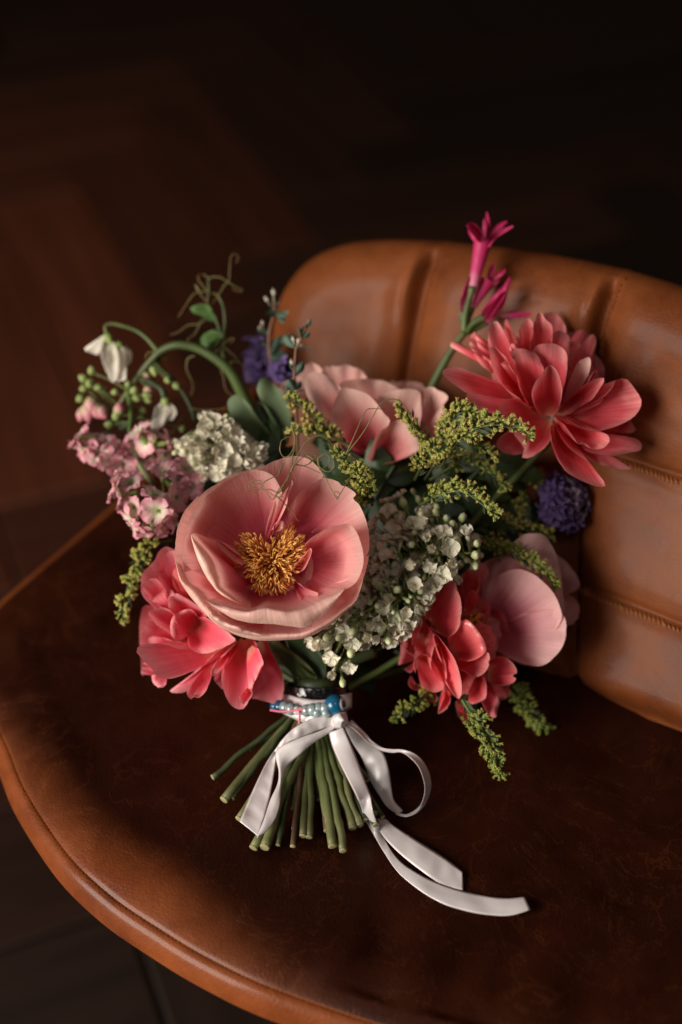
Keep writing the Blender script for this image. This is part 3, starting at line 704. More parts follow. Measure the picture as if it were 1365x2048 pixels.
        mb.tube([b, b.lerp(t, .5) - FWD * .0015, t], [.00022, .0002, .00018], 3, 0, .4, cap=False)
        side = ax.orthogonal().normalized() * rnd.uniform(-.0007, .0007)
        c0 = rnd.uniform(.25, .9)
        mb.tube([t, t + ax * L * .3 + side, t + ax * L * .7 + side, t + ax * L], [.0003, rnd.uniform(.00042, .0006), rnd.uniform(.0004, .00055), .00012], 5, c0, min(1, c0 + .25), flat=.7)
    part('stamens', mb, M['stamen'], A, stuff=True)
    mb = MB(); rows = []; uvs = []
    for i in range(7):
        t = i / 6 * math.pi / 2
        rows.append([z(645 + 110*math.cos(t)*math.cos(a), 760 + 110*math.cos(t)*math.sin(a), 1.3 - 1.0 * math.sin(t)) for a in [2*math.pi*k/16 for k in range(16)]]); uvs.append([(k/16, .1) for k in range(16)])
    mb.grid(rows, uvs, wrap=True); part('receptacle', mb, M['stamen'], A)
    stem_part(A, z(660, 900, 1.6), (605, 1672, .822), .0031)
build_A()

# ================================================================ peony B: ruffled coral pink, lower left
zB = Z(220, 880, 3.592, .862)
B = thing('peony', 'ruffled hot coral pink peony hanging lower left of the bouquet, under the big open cup', 'flower', zB(620, 1310, 2), G_PEONY)
def build_B():
    z, m = zB, M['coral_pink']
    F = lambda base, out, **k: fan(B, m, z, base, out, lat=.6, **k)
    F((600, 1300, 2.5), [(230, 1700), (222, 1640), (215, 1460), (214, 1300), (240, 1200), (300, 1190), (420, 1260)], d=1.6, ruf=1.3)
    F((560, 1250, 2), [(300, 1190), (238, 1120), (218, 1040), (226, 975), (262, 925), (300, 890), (330, 850), (352, 800), (400, 770), (450, 780), (500, 800)], d=.2, g=(0, -.15), p=2.0, ruf=1.0, cup=-.9, belly=-.5)
    F((600, 1250, 1), [(400, 1120), (365, 1040), (345, 960), (342, 890), (372, 845), (420, 805), (470, 788), (520, 850), (560, 940), (620, 1040), (640, 1090)], d=-.9, p=1.6, cup=.5, ruf=.6)
    fan(B, M['wet_coral'], z, (650, 1280, .6), [(455, 1050), (450, 960), (478, 912), (520, 930), (570, 980), (620, 1050), (662, 1130), (695, 1230)], d=-1.5, p=1.4, ruf=.9, wav=2.2)
    F((560, 1300, .8), [(300, 1160), (245, 1090), (235, 1040), (280, 1000), (340, 1000), (380, 1060), (410, 1150)], d=-.9, cup=-.6, ruf=.8)
    F((600, 1310, .4), [(420, 1230), (300, 1150), (330, 1120), (390, 1080), (450, 1072), (430, 1090), (500, 1110), (590, 1160), (660, 1220), (690, 1275)], d=-1.5, p=1.3, ruf=.7, cup=.3)
    F((630, 1330, .2), [(425, 1215), (420, 1160), (450, 1118), (520, 1125), (600, 1170), (660, 1215), (700, 1270)], d=-1.9, p=1.2, cup=-.3, ruf=.6)
    F((600, 1395, .4), [(440, 1400), (380, 1350), (330, 1310), (275, 1238), (330, 1212), (360, 1200), (420, 1215), (455, 1250), (475, 1310), (520, 1350)], d=-1.8, p=1.3, cup=-.35, ruf=.5)
    F((650, 1330, 0), [(470, 1450), (440, 1390), (435, 1320), (460, 1260), (520, 1225), (580, 1215), (620, 1250)], d=-2.0, p=1.3, cup=-.5, ruf=.5)
    F((585, 1300, .4), [(560, 1440), (572, 1490), (620, 1525), (680, 1535), (760, 1515), (840, 1480), (905, 1440), (880, 1410), (820, 1350), (740, 1300), (680, 1270)], d=-2.2, p=1.2, cup=-.55, belly=-.3, ruf=.6)
    F((560, 1440, .6), [(228, 1500), (218, 1455), (230, 1380), (262, 1310), (300, 1290), (340, 1330), (400, 1370), (470, 1400), (520, 1430)], d=-.6, p=1.2, cup=.35, ruf=.6)
    F((640, 1480, .5), [(240, 1480), (270, 1430), (310, 1408), (350, 1412), (420, 1440), (500, 1450), (560, 1470)], d=-.9, p=1.2, ruf=.4)
    F((500, 1690, .6), [(225, 1680), (232, 1610), (280, 1600), (330, 1640)], d=.6, ruf=.8)
    F((420, 1640, 0), [(300, 1670), (306, 1735), (335, 1770), (365, 1780), (400, 1762), (408, 1705), (430, 1670)], d=-.6, cup=-.3, ruf=.4)
    # long boat shaped petal at the lower left
    F((850, 1500, -.4), [(640, 1492), (520, 1505, -2), (430, 1478, -2.2), (350, 1460, -2.3), (290, 1462, -2.3), (230, 1472, -2.3), (192, 1500, -2.3), (198, 1535, -2.4), (225, 1565, -2.4), (250, 1600, -2.5), (300, 1640, -2.6), (310, 1670, -2.6), (350, 1705, -2.7), (430, 1716, -2.7), (520, 1692, -2.6), (610, 1650, -2.4), (690, 1600, -2.0), (760, 1550)], d=-1.6, p=1.0, cup=-.9, belly=.2, ruf=.55, wav=1.3)
    F((930, 1440, -.2), [(760, 1530), (660, 1620), (560, 1720), (480, 1770), (428, 1805), (470, 1818), (530, 1815), (570, 1800), (640, 1760), (700, 1700), (760, 1640), (840, 1560)], d=-1.4, p=1.0, cup=.3, ruf=.5)
    F((760, 1590, -.4), [(600, 1740), (556, 1800), (565, 1840), (588, 1872), (594, 1852), (640, 1850), (680, 1820), (712, 1760), (728, 1690), (735, 1640)], d=-1.6, p=1.0, cup=-.35, ruf=.9, rag=2)
    F((925, 1440, -.3), [(900, 1470), (830, 1540), (760, 1600), (728, 1660), (732, 1702), (775, 1690), (840, 1620), (900, 1530), (925, 1470)], d=-1.7, p=1.0, cup=-.3, ruf=.4)
    F((860, 1600, .8), [(760, 1690), (750, 1720), (780, 1760), (820, 1790), (850, 1720)], d=.3, ruf=.4)
    F((1060, 1430, .8), [(1010, 1760), (1012, 1850), (1060, 1862), (1120, 1880), (1200, 1897), (1235, 1860), (1252, 1780), (1245, 1700), (1215, 1620), (1180, 1550), (1135, 1450)], d=-.6, p=1.1, cup=.5, ruf=.35)
    F((975, 1410, 0), [(890, 1480), (850, 1570), (810, 1650), (802, 1740), (825, 1820), (860, 1890), (905, 1930), (955, 1935), (990, 1890), (1010, 1840), (1035, 1750), (1075, 1680), (1102, 1610), (1090, 1560), (1065, 1500), (1050, 1450)], d=-1.9, p=1.0, cup=-.7, belly=.4, ruf=.45)
    F((1000, 1780, -1.5), [(1020, 1790), (1024, 1830), (1000, 1870), (962, 1900), (935, 1880), (928, 1850), (960, 1810)], d=-2.7, p=1.0, cup=-.3, ruf=.3, wav=.4)
    F((1010, 1480, -1), [(1000, 1790), (1040, 1740), (1078, 1650), (1104, 1606), (1092, 1560), (1068, 1500)], d=-2.3, p=1.0, ruf=.6)
    under(B, m, z, (600, 1300, 2.4), 60, 300, 12, 260, 380, 1.4, 90)
    under(B, m, z, (600, 1300, 1.4), 80, 260, 8, 180, 300, .2, 120)
    stem_part(B, z(760, 1330, 2.5), (720, 1652, .832), .0030)

build_B()

# ================================================================ peony C: many petalled coral, upper right
zC = Z(860, 580, 2.967, .860)
C = thing('peony', 'coral red peony with many long loose petals at the upper right, against the backrest', 'flower', zC(740, 740, 2), G_PEONY)
def build_C():
    z, m = zC, M['coral']
    F = lambda base, out, **k: fan(C, m, z, base, out, lat=.4, **{**k, 'ruf': k.get('ruf', .5) * 1.7, 'wav': k.get('wav', 1.0) * 1.9})
    F((740, 560, 3), [(620, 330), (640, 200), (690, 135), (760, 148), (805, 215), (808, 290), (790, 420)], d=2.2, ruf=.5)
    F((780, 640, 3), [(830, 400), (805, 260), (850, 212), (925, 183), (962, 220), (968, 268), (955, 340), (920, 460)], d=2.6, ruf=.6)
    F((820, 680, 3), [(900, 500), (960, 380), (1030, 430), (1095, 500), (1105, 560), (1050, 640), (960, 710)], d=2.3, ruf=.6)
    F((640, 560, 2.5), [(450, 330), (440, 230), (455, 170), (490, 260), (500, 330)], d=1.8, ruf=.4)
    F((560, 560, 2.5), [(370, 490), (300, 440), (235, 350), (130, 345), (125, 315), (160, 305), (240, 360), (330, 400), (380, 470)], d=1.8, ruf=.5)
    F((500, 420, 2), [(250, 360), (235, 300), (262, 250), (275, 300), (300, 380)], d=1.8, ruf=.4)
    F((620, 700, 2.6), [(300, 720), (220, 650), (240, 600), (380, 590), (480, 610)], d=2.2, ruf=.5)
    F((700, 660, 2), [(700, 330), (735, 255), (770, 240), (810, 255), (836, 305), (830, 375), (800, 460)], d=-.2, cup=-.4, ruf=.5)
    F((680, 560, 1.6), [(592, 380), (594, 310), (606, 235), (640, 140), (662, 132), (685, 170), (722, 205), (730, 250), (722, 310), (700, 350)], d=-.5, p=1.3, cup=-.35, ruf=.5)
    F((610, 560, 1.6), [(510, 380), (500, 330), (520, 265), (550, 195), (585, 165), (610, 190), (612, 235), (598, 290), (590, 350)], d=-.6, p=1.3, cup=-.35, ruf=.5)
    F((560, 640, 1.6), [(360, 400), (346, 320), (350, 240), (370, 195), (402, 183), (430, 225), (460, 290), (482, 345), (490, 420)], d=-.3, p=1.4, cup=-.5, ruf=.4)
    F((600, 560, .8), [(500, 420), (470, 370), (490, 315), (530, 345), (560, 400)], d=-1.1, ruf=.6)
    F((820, 680, 1.4), [(828, 500), (838, 440), (880, 350), (930, 290), (970, 262), (987, 300), (978, 370), (950, 460), (900, 560)], d=.5, cup=.3, ruf=.4)
    F((750, 700, .4), [(606, 380), (625, 335), (680, 318), (740, 320), (795, 350), (816, 395), (815, 470), (800, 560), (780, 620)], d=-1.4, p=1.3, cup=-.7, ruf=.4)
    F((650, 740, .6), [(560, 640), (522, 540), (505, 450), (488, 375), (510, 350), (580, 352), (632, 380), (665, 440), (678, 480), (672, 560)], d=-1.7, p=1.3, cup=-.6, ruf=.4)
    F((650, 720, 1), [(530, 640), (440, 575), (390, 510), (362, 430), (358, 350), (376, 328), (420, 370), (458, 410), (410, 436), (450, 430), (490, 470), (522, 530), (530, 580), (580, 672)], d=-1.3, p=1.2, cup=-.5, ruf=.35)
    F((700, 760, 0), [(625, 690), (606, 640), (608, 590), (630, 540), (665, 490), (705, 447), (738, 458), (768, 510), (786, 580), (780, 650), (758, 710)], d=-2.6, p=1.1, cup=-.7, ruf=.35)
    fan(C, M['blush'], z, (765, 735, .5), [(786, 660), (815, 570), (845, 500), (880, 430), (915, 405), (948, 398), (957, 430), (942, 500), (900, 570), (850, 640)], d=-1.2, p=1.1, cup=.3, ruf=.4)
    F((770, 745, .3), [(830, 690), (880, 640), (930, 570), (975, 480), (995, 485), (970, 540), (930, 620), (870, 700)], d=-.9, ruf=.4)
    F((760, 745, .2), [(770, 700), (810, 660), (870, 600), (930, 555), (985, 528), (1033, 522), (1034, 545), (1005, 590), (975, 640), (900, 690), (830, 735)], d=-1.7, p=1.1, cup=-.35, ruf=.4)
    F((780, 750, .3), [(900, 700), (960, 660), (1020, 622), (1032, 645), (1000, 680), (900, 730)], d=-1.5, ruf=.4)
    F((820, 760, 1.4), [(1150, 850), (1180, 790), (1240, 722), (1285, 712), (1298, 745), (1270, 785), (1200, 850)], d=1.0, ruf=.5)
    F((820, 770, 1.6), [(1080, 900), (1150, 800), (1220, 810), (1255, 870), (1272, 885), (1200, 900)], d=1.2, ruf=.5)
    F((790, 745, .4), [(880, 700), (980, 668), (1050, 620), (1090, 570), (1110, 530), (1165, 530), (1195, 560), (1240, 620), (1259, 665), (1250, 700), (1220, 745), (1150, 790), (1050, 828), (990, 836), (900, 815), (820, 770)], d=-1.3, p=1.2, cup=.4, ruf=.35)
    F((740, 745, .4), [(810, 790), (870, 810), (950, 835), (1020, 845), (1060, 865), (1064, 905), (1020, 942), (960, 945), (935, 920), (905, 910), (885, 918), (850, 870), (800, 800)], d=-2.0, p=1.1, cup=-.2, ruf=.6, wav=1.5)
    F((800, 830, .8), [(940, 940), (1010, 925), (1080, 885), (1160, 872), (1225, 882), (1258, 915), (1250, 950), (1190, 965), (1100, 980), (1020, 978), (950, 965)], d=-.4, p=1.1, cup=-.4, ruf=.4)
    F((755, 770, .6), [(810, 850), (900, 910), (990, 960), (1090, 1020), (1195, 1052), (1190, 1064), (1120, 1062), (1030, 1040), (940, 1000), (860, 930)], d=-.3, p=1.0, cup=.3, ruf=.3)
    F((740, 770, .3), [(722, 880), (728, 930), (760, 1010), (800, 1070), (850, 1105), (920, 1140), (985, 1165), (1040, 1166), (1030, 1130), (985, 1080), (940, 1020), (880, 980), (830, 940), (780, 880)], d=-1.9, p=1.0, cup=-.45, ruf=.3)
    F((640, 830, 1.2), [(470, 830), (410, 880), (395, 925), (430, 960), (490, 978), (545, 972), (570, 940)], d=.2, ruf=.4)
    F((700, 745, .8), [(590, 700), (520, 655), (460, 645), (400, 690), (420, 760), (480, 840), (530, 900), (562, 945), (545, 993), (590, 998), (660, 955), (705, 910), (735, 850), (735, 800)], d=-1.4, p=1.1, cup=-.4, ruf=.4, belly=.2)
    F((590, 620, 1.2), [(400, 640), (300, 622), (220, 612), (150, 565), (90, 515), (70, 488), (90, 468), (140, 460), (200, 470), (270, 505), (340, 530), (410, 545), (480, 570)], d=-.7, p=1.0, cup=-.6, ruf=.3)
    under(C, m, z, (700, 640, 3.0), 10, 175, 12, 260, 400, 2.2, 150)
    under(C, m, z, (740, 720, 2.2), -50, 150, 10, 200, 330, 1.0, 180)
    mb = MB(); mb.tube([z(745, 860, 1.8), z(742, 800, 1.2), z(740, 765, .9)], [.004, .005, .003], 10); part('receptacle', mb, M['blush'], C)
    stem_part(C, z(730, 880, 2.2), (448, 1600, .85), .0030)
build_C()

# ================================================================ peony D: pale pink globe behind the cup
zD = Z(560, 680, 3.792, .895)
D_ = thing('peony', 'pale blush pink peony, half closed globe in the middle, behind the big open cup', 'flower', zD(740, 900, 2), G_PEONY)
def build_D():
    z, m = zD, M['blush']
    F = lambda base, out, **k: fan(D_, m, z, base, out, nu=36, nv=22, **k)
    F((450, 600, 3), [(20, 420), (0, 340), (130, 270), (190, 190), (235, 172), (285, 190), (320, 225), (340, 280)], d=2.2, ruf=.5)
    F((540, 620, 3), [(310, 260), (330, 215), (380, 195), (440, 200), (490, 186), (540, 200), (600, 215), (640, 260), (662, 300), (660, 380)], d=1.8, ruf=.9, cup=.4)
    F((950, 620, 3.6), [(820, 340), (860, 308), (950, 312), (1030, 320), (1090, 345), (1110, 420)], d=2.8, ruf=.9)
    F((740, 700, 2.4), [(440, 360), (465, 325), (540, 300), (640, 294), (740, 300), (800, 315), (860, 345), (902, 380), (910, 440), (860, 560)], d=.7, ruf=.4, cup=.5)
    F((900, 900, 1.6), [(1060, 420), (1080, 375), (1150, 355), (1200, 375), (1250, 405), (1278, 440), (1240, 500), (1250, 560), (1300, 560), (1290, 600), (1262, 640), (1255, 700), (1210, 760), (1140, 800), (1050, 830)], d=-.1, p=1.3, cup=-.7, ruf=.4)
    F((820, 930, 1.2), [(740, 720), (750, 620), (780, 540), (740, 470), (735, 430), (800, 400), (880, 380), (960, 372), (1020, 375), (1065, 400), (1070, 470), (1075, 560), (1060, 650), (1055, 760), (1030, 860)], d=-.9, p=1.3, cup=-.8, ruf=.4, belly=-.3)
    F((660, 880, 1.2), [(430, 760), (370, 690), (300, 600), (245, 500), (200, 400), (185, 310), (205, 262), (265, 243), (330, 258), (385, 290), (440, 335), (475, 385), (560, 520)], d=-1.3, p=1.4, cup=-1.0, belly=-.5, ruf=.4)
    F((690, 900, 1.0), [(470, 740), (400, 660), (385, 560), (420, 450), (465, 368), (520, 366), (600, 385), (670, 415), (735, 480), (790, 560), (835, 605), (822, 650), (760, 700), (735, 800)], d=-1.8, p=1.4, cup=-.9, belly=-.5, ruf=.35)
    F((740, 960, .6), [(660, 900), (700, 800), (740, 720), (800, 672), (880, 610), (940, 620), (1000, 690), (1045, 760), (1058, 830), (980, 880), (900, 910), (800, 930)], d=-1.5, p=1.2, cup=-.7, ruf=.4)
    F((640, 900, 1.6), [(640, 945), (560, 900), (420, 800), (330, 690), (420, 740), (560, 800), (740, 880), (760, 935)], d=.2, cup=-.5, ruf=.4)
    stem_part(D_, z(740, 930, 2.5), (545 - 10, 1670, .826), .0030)
build_D()

# ================================================================ peony E: coral, lower right
zE = Z(720, 1080, 2.844, .862)
E_ = thing('peony', 'glossy coral red peony facing away to the right, below the white lilac', 'flower', zE(560, 560, 2), G_PEONY)
def build_E():
    z, m = zE, M['coral']
    F = lambda base, out, **k: fan(E_, m, z, base, out, lat=.3, **{**k, 'ruf': k.get('ruf', .5) * 1.6, 'wav': k.get('wav', 1.0) * 1.7})
    F((640, 500, 3.4), [(540, 300), (530, 190), (600, 150), (660, 135), (700, 128), (740, 190), (775, 270), (795, 360), (790, 420)], d=2.6, ruf=.6)
    F((660, 480, 3), [(690, 400), (760, 392), (820, 420), (842, 480), (870, 530), (905, 590), (880, 640), (800, 680), (720, 660)], d=1.8, ruf=.5, cup=.5)
    F((640, 420, 2), [(590, 320), (575, 260), (580, 200), (610, 165), (650, 178), (680, 215), (678, 260), (655, 300), (625, 330)], d=.2, cup=-.6, ruf=.35)
    F((600, 440, 1.6), [(578, 430), (590, 370), (610, 320), (635, 285), (662, 295), (670, 330), (655, 380), (620, 415), (590, 435)], d=-.3, cup=-.4, ruf=.3)
    F((400, 560, 1.6), [(218, 710), (228, 650), (240, 570), (262, 520), (300, 480), (330, 560), (320, 700), (290, 755), (250, 735)], d=.8, ruf=.4)
    F((360, 500, 1), [(298, 600), (296, 520), (310, 450), (345, 440), (400, 500), (450, 590), (478, 690), (440, 700), (390, 680), (340, 650), (310, 620)], d=-.7, cup=-.4, ruf=.35)
    F((400, 480, 1), [(340, 430), (380, 380), (430, 330), (470, 280), (505, 238), (545, 235), (552, 285), (570, 320), (580, 390), (575, 460), (552, 520), (510, 552), (460, 540), (400, 500)], d=-1.6, p=1.2, cup=-.9, belly=-.4, ruf=.35)
    F((560, 620, 1.2), [(520, 560), (500, 640), (540, 740), (580, 830), (640, 820), (658, 790), (640, 720), (600, 640)], d=.4, ruf=.4)
    fan(E_, M['wet_coral'], z, (520, 640, 0), [(500, 560), (530, 520), (585, 455), (620, 460), (660, 500), (700, 560), (722, 610), (712, 645), (670, 675), (620, 690), (570, 680)], d=-1.9, p=1.1, cup=-.6, ruf=.35, wav=1.6)
    F((520, 640, 0), [(560, 680), (620, 690), (680, 660), (730, 640), (740, 680), (728, 730), (690, 770), (650, 778), (600, 745)], d=-1.8, p=1.1, cup=-.5, ruf=.4)
    F((380, 620, .6), [(318, 760), (303, 715), (322, 668), (345, 650), (400, 672), (440, 740), (470, 800), (475, 850), (430, 866), (385, 855), (345, 820)], d=-1.3, cup=-.5, ruf=.35)
    F((400, 540, .6), [(408, 740), (405, 690), (425, 610), (455, 600), (485, 690), (495, 780), (480, 808), (440, 790)], d=-1.6, cup=-.35, ruf=.4)
    F((400, 520, .4), [(470, 700), (440, 620), (420, 545), (440, 540), (480, 590), (530, 660), (560, 730), (578, 810), (578, 880), (562, 906), (525, 870), (495, 810)], d=-2.2, p=1.1, cup=-.35, ruf=.35)
    F((720, 770, .8), [(735, 710), (765, 672), (810, 662), (850, 680), (885, 725), (896, 755), (870, 772), (888, 790), (860, 820), (800, 830), (750, 815), (720, 790)], d=-.8, cup=-.5, ruf=.6, rag=1.6)
    F((670, 770, .8), [(595, 915), (610, 880), (635, 820), (660, 780), (700, 775), (720, 820), (715, 900), (660, 930), (620, 932)], d=-.9, cup=-.4, ruf=.5)
    F((700, 780, 1), [(700, 930), (690, 860), (700, 790), (730, 810), (770, 860), (795, 905), (785, 960), (775, 1010), (740, 1000), (710, 960)], d=-.6, cup=.4, ruf=.6)
    F((490, 840, 1), [(478, 850), (512, 870), (515, 920), (490, 965), (445, 988), (462, 940), (480, 900)], d=.1, ruf=.3)
    F((330, 820, 1.5), [(290, 770), (275, 810), (300, 850), (340, 860), (370, 900), (430, 925), (440, 890), (380, 850)], d=1.0, ruf=.6)
    F((700, 820, 2), [(760, 830), (840, 800), (855, 870), (820, 910), (780, 900)], d=1.4, ruf=.5)
    F((560, 900, 1.5), [(555, 925), (600, 945), (640, 1000), (640, 1040), (590, 1035), (570, 1000)], d=.8, ruf=.5)
    under(E_, m, z, (520, 560, 2.8), 0, 360, 16, 220, 300, 1.7, 40)
    under(E_, m, z, (540, 640, 1.8), 170, 400, 12, 180, 260, .7, 70)
    rnd = random.Random(8); mb = MB()
    for k in range(60):
        x, y = rnd.gauss(645, 22), rnd.gauss(445, 20); t = z(x, y, 1.0 + rnd.uniform(-.2, .4))
        mb.tube([z(640, 470, 2.6), t], .0002, 3, 0, .3, cap=False)
        ax = Vector((rnd.gauss(0, .5), rnd.gauss(-.6, .4), rnd.gauss(.6, .4))).normalized()
        mb.tube([t, t + ax*.0015, t + ax*.003], [.0003, .0005, .0002], 4, .3, .8)
    part('stamens', mb, M['stamen'], E_, stuff=True)
    stem_part(E_, z(420, 560, 2.4), (520 - 10, 1695, .826), .0027, mat='stem', via=P(668, 1405, .872))
build_E()

# ================================================================ peony F: pale mauve globe, far right
zF = Z(720, 1080, 2.844, .884)
F_ = thing('peony', 'pale mauve pink closed peony globe low on the right beside the backrest', 'flower', zF(900, 500, 2), G_PEONY)
def build_F():
    z, m = zF, M['mauve']
    F = lambda base, out, **k: fan(F_, m, z, base, out, nu=34, nv=22, wav=2.2, **k)
    F((1000, 360, 3), [(1080, 60), (1130, 90), (1180, 130), (1215, 175), (1245, 225), (1252, 262), (1225, 288), (1190, 305), (1140, 330)], d=1.0, ruf=.4, cup=-.4)
    F((1000, 440, 3), [(1150, 310), (1195, 312), (1230, 340), (1250, 385), (1245, 435), (1225, 468), (1190, 485), (1150, 470)], d=.9, ruf=.4, cup=-.3)
    F((720, 520, 2.2), [(700, 260), (760, 150), (830, 60), (900, -10), (960, -40), (1040, -35), (1085, 20), (1120, 90), (1145, 190), (1155, 300), (1165, 400), (1120, 480)], d=-.2, p=1.1, cup=-1.7, belly=-.6, ruf=.3)
    F((700, 540, 2.0), [(740, 220), (820, 185), (900, 165), (980, 190), (1045, 240), (1100, 300), (1135, 370), (1150, 440), (1100, 520), (960, 580)], d=-.7, p=1.1, cup=-1.6, belly=-.6, ruf=.3)
    F((700, 560, 1.8), [(930, 420), (1000, 408), (1070, 395), (1125, 395), (1160, 430), (1176, 490), (1170, 560), (1145, 620), (1100, 672), (1060, 705), (1010, 718), (940, 706), (870, 680), (800, 640)], d=-1.1, p=1.1, cup=-1.5, belly=-.6, ruf=.3)
    F((680, 540, 2.4), [(740, 660), (800, 660), (870, 690), (940, 712), (1000, 712), (1030, 680)], d=.4, ruf=.3)
    F((660, 440, 2.6), [(600, 560), (560, 400), (600, 240), (700, 130), (800, 100), (880, 160)], d=1.2, ruf=.3)
    stem_part(F_, z(760, 540, 3), (478, 1560 + 75, .85), .0026, via=P(655, 1402, .884))
build_F()

# ================================================================ small florets
def lilac_meshes():
    open_, buds = [], []
    rnd = random.Random(11)
    for v in range(4):                                   # opened floret: tube and four cupped petals
        mb = MB(); L = .0075
        mb.tube([(0, 0, -L), (0, 0, -L*.4), (0, 0, 0)], [.0007, .0008, .0011], 6, 0, .45)
        spread = (.9, .55, 1.05, .3)[v]
        for q in range(4):
            a = q * math.pi / 2 + rnd.uniform(-.15, .15); rows = []; uvs = []
            for i in range(7):
                t = i / 6; rr = .0004 + .0043 * t * math.sin(spread * 1.3); zz = .0042 * t * math.cos(spread * 1.3) - .0014 * t * t * spread
                w = .0024 * math.sqrt(max(.02, 1 - (1 - min(1, t * 1.5)) ** 2)) * math.sqrt(max(.10, 1 - max(0, (t - .55) / .45) ** 2))
                row = []
                for j in range(7):
                    u = j / 6 * 2 - 1
                    lx = rr - u * u * .0007 * t; ly = u * w; lz = zz + (u * u) * .0014 * (.4 + t) + .0004 * t * t
                    row.append((lx * math.cos(a) - ly * math.sin(a), lx * math.sin(a) + ly * math.cos(a), lz))
                rows.append(row); uvs.append([(j/6, .5 + .5 * t) for j in range(7)])
            mb.grid(rows, uvs)
        open_.append(mb.mesh('floret', M['lilac']))
    for v in range(3):                                   # closed bud: tube and four-lobed knob
        mb = MB(); L = .006 + .002 * v
        mb.tube([(0, 0, -L), (0, 0, -L*.4), (0, 0, 0)], [.0006, .0006, .0009], 6, 0, .35)
        rows = []; uvs = []; s = (.0014, .0018, .0011)[v]
        for i in range(7):
            t = i / 6; th = math.pi * t
            row = []
            for k in range(12):
                a = 2 * math.pi * k / 12; rr = s * math.sin(th) * (1 + .14 * abs(math.cos(2 * a)) ) + .00005
                row.append((rr * math.cos(a), rr * math.sin(a), s * 1.3 - s * 1.6 * math.cos(th)))
            rows.append(row); uvs.append([(k/12, .35 + .65 * t) for k in range(12)])
        mb.grid(rows, uvs, wrap=True)
        buds.append(mb.mesh('bud', M['lilac_bud']))
    return open_, buds
LIL_O, LIL_B = lilac_meshes()

def lilac(label, z, core, pts, extra, endpx, seed, group='white lilac clusters', budmix=.3, sc_=1.0, out_k=1.0):
    """core = axis of the panicle (crop pixels, depth); pts = florets read from the picture (x, y, kind, d)"""
    rnd = random.Random(seed)
    root = thing('white_lilac', label, 'flower', z(*core[0]), group)
    ax = curve3(z, core, 14)
    mb = MB(); mb.tube(ax, [.0016 - .0009 * i / 13 for i in range(14)], 6); part('flower_axis', mb, M['bud_green'], root)
    allp = list(pts)
    for (poly, n, d0, d1, bm) in extra:
        k = 0; tries = 0
        xs = [p[0] for p in poly]; ys = [p[1] for p in poly]
        def inside(x, y):
            c = False
            for i in range(len(poly)):
                x0, y0 = poly[i]; x1, y1 = poly[i - 1]
                if (y0 > y) != (y1 > y) and x < (x1 - x0) * (y - y0) / (y1 - y0) + x0: c = not c
            return c
        placed = []
        while k < n and tries < 6000:
            tries += 1
            x, y = rnd.uniform(min(xs), max(xs)), rnd.uniform(min(ys), max(ys))
            if not inside(x, y): continue
            if any((x - a) ** 2 + (y - b) ** 2 < (z.k * 7.5) ** 2 for a, b in placed): continue
            placed.append((x, y)); allp.append((x, y, 'b' if rnd.random() < bm else 'o', rnd.uniform(d0, d1))); k += 1
    br = MB()
    for x, y, kind, d in allp:
        p = z(x, y, d)
        a = min(ax, key=lambda q: (q - p).length)
        dirn = (p - a).normalized() * 1.0 - FWD * rnd.uniform(.2, .8) + Vector((rnd.gauss(0, .3), rnd.gauss(0, .3), rnd.gauss(0, .3)))
        dirn.normalize()
        me = (LIL_O if kind == 'o' else LIL_B)
        inst('floret' if kind == 'o' else 'bud', rnd.choice(me), root, p, dirn, sc_ * rnd.uniform(.9, 1.25) * (1.08 if kind == 'o' else 1.0), rnd.uniform(0, 6.28))
        t = p - dirn * .0065
        br.tube([a, a.lerp(t, .5) + (p - a) * .05, t], [.0007, .00055, .0005], 4, cap=False)
    part('branchlets', br, M['bud_green'], root, stuff=True)
    if endpx: stem_part(root, ax[0], endpx[:2] + (endpx[2],), endpx[3], mat=endpx[4])
    return root

# two clusters right of the big cup (crop frame 600, 920 at 3.4125)
zL = Z(600, 920, 3.4125, .838)
upper = [(690, 250, 'o', 1.8), (600, 290, 'o', 2.0), (815, 292, 'b', 1.6), (785, 232, 'b', 1.9), (715, 320, 'b', 1.4), (510, 465, 'o', 1.6), (640, 465, 'o', .8), (700, 420, 'o', .8), (770, 440, 'o', .4),
         (850, 440, 'o', 0), (830, 375, 'b', .2), (945, 335, 'b', .6), (935, 385, 'b', .6), (980, 500, 'o', -.3), (770, 570, 'b', -.6), (865, 540, 'o', -.8), (912, 600, 'o', -.9), (1022, 600, 'o', -.7), (1145, 520, 'o', -.1),
         (780, 705, 'o', -1.4), (1050, 690, 'o', -.7), (890, 725, 'o', -1.0), (975, 790, 'o', -1.0), (1010, 760, 'o', -.9), (1130, 680, 'b', -.3), (1190, 650, 'b', -.1), (1215, 580, 'b', .0), (1235, 640, 'b', .1), (1200, 700, 'b', -.1),
         (795, 505, 'b', .3), (650, 620, 'b', .5), (1045, 450, 'b', .6), (1000, 415, 'b', .6), (1100, 420, 'b', .8), (940, 830, 'o', -.8), (900, 905, 'o', -.6), (870, 870, 'o', -.6), (1075, 565, 'b', .1)]
lilac('white lilac cluster with open florets and green buds, right of the big open cup', zL, [(560, 760, 2.6), (760, 640, 1.6), (930, 640, .9), (1120, 640, .6), (1230, 620, .3)],
      upper, [([(480, 400), (640, 330), (860, 330), (1030, 420), (1180, 490), (1200, 700), (1050, 830), (860, 950), (720, 900), (560, 900), (470, 800)], 62, .5, 1.9, .15)], (500, 1640, .842, .0024, 'stem_brown'), 21, sc_=1.14)
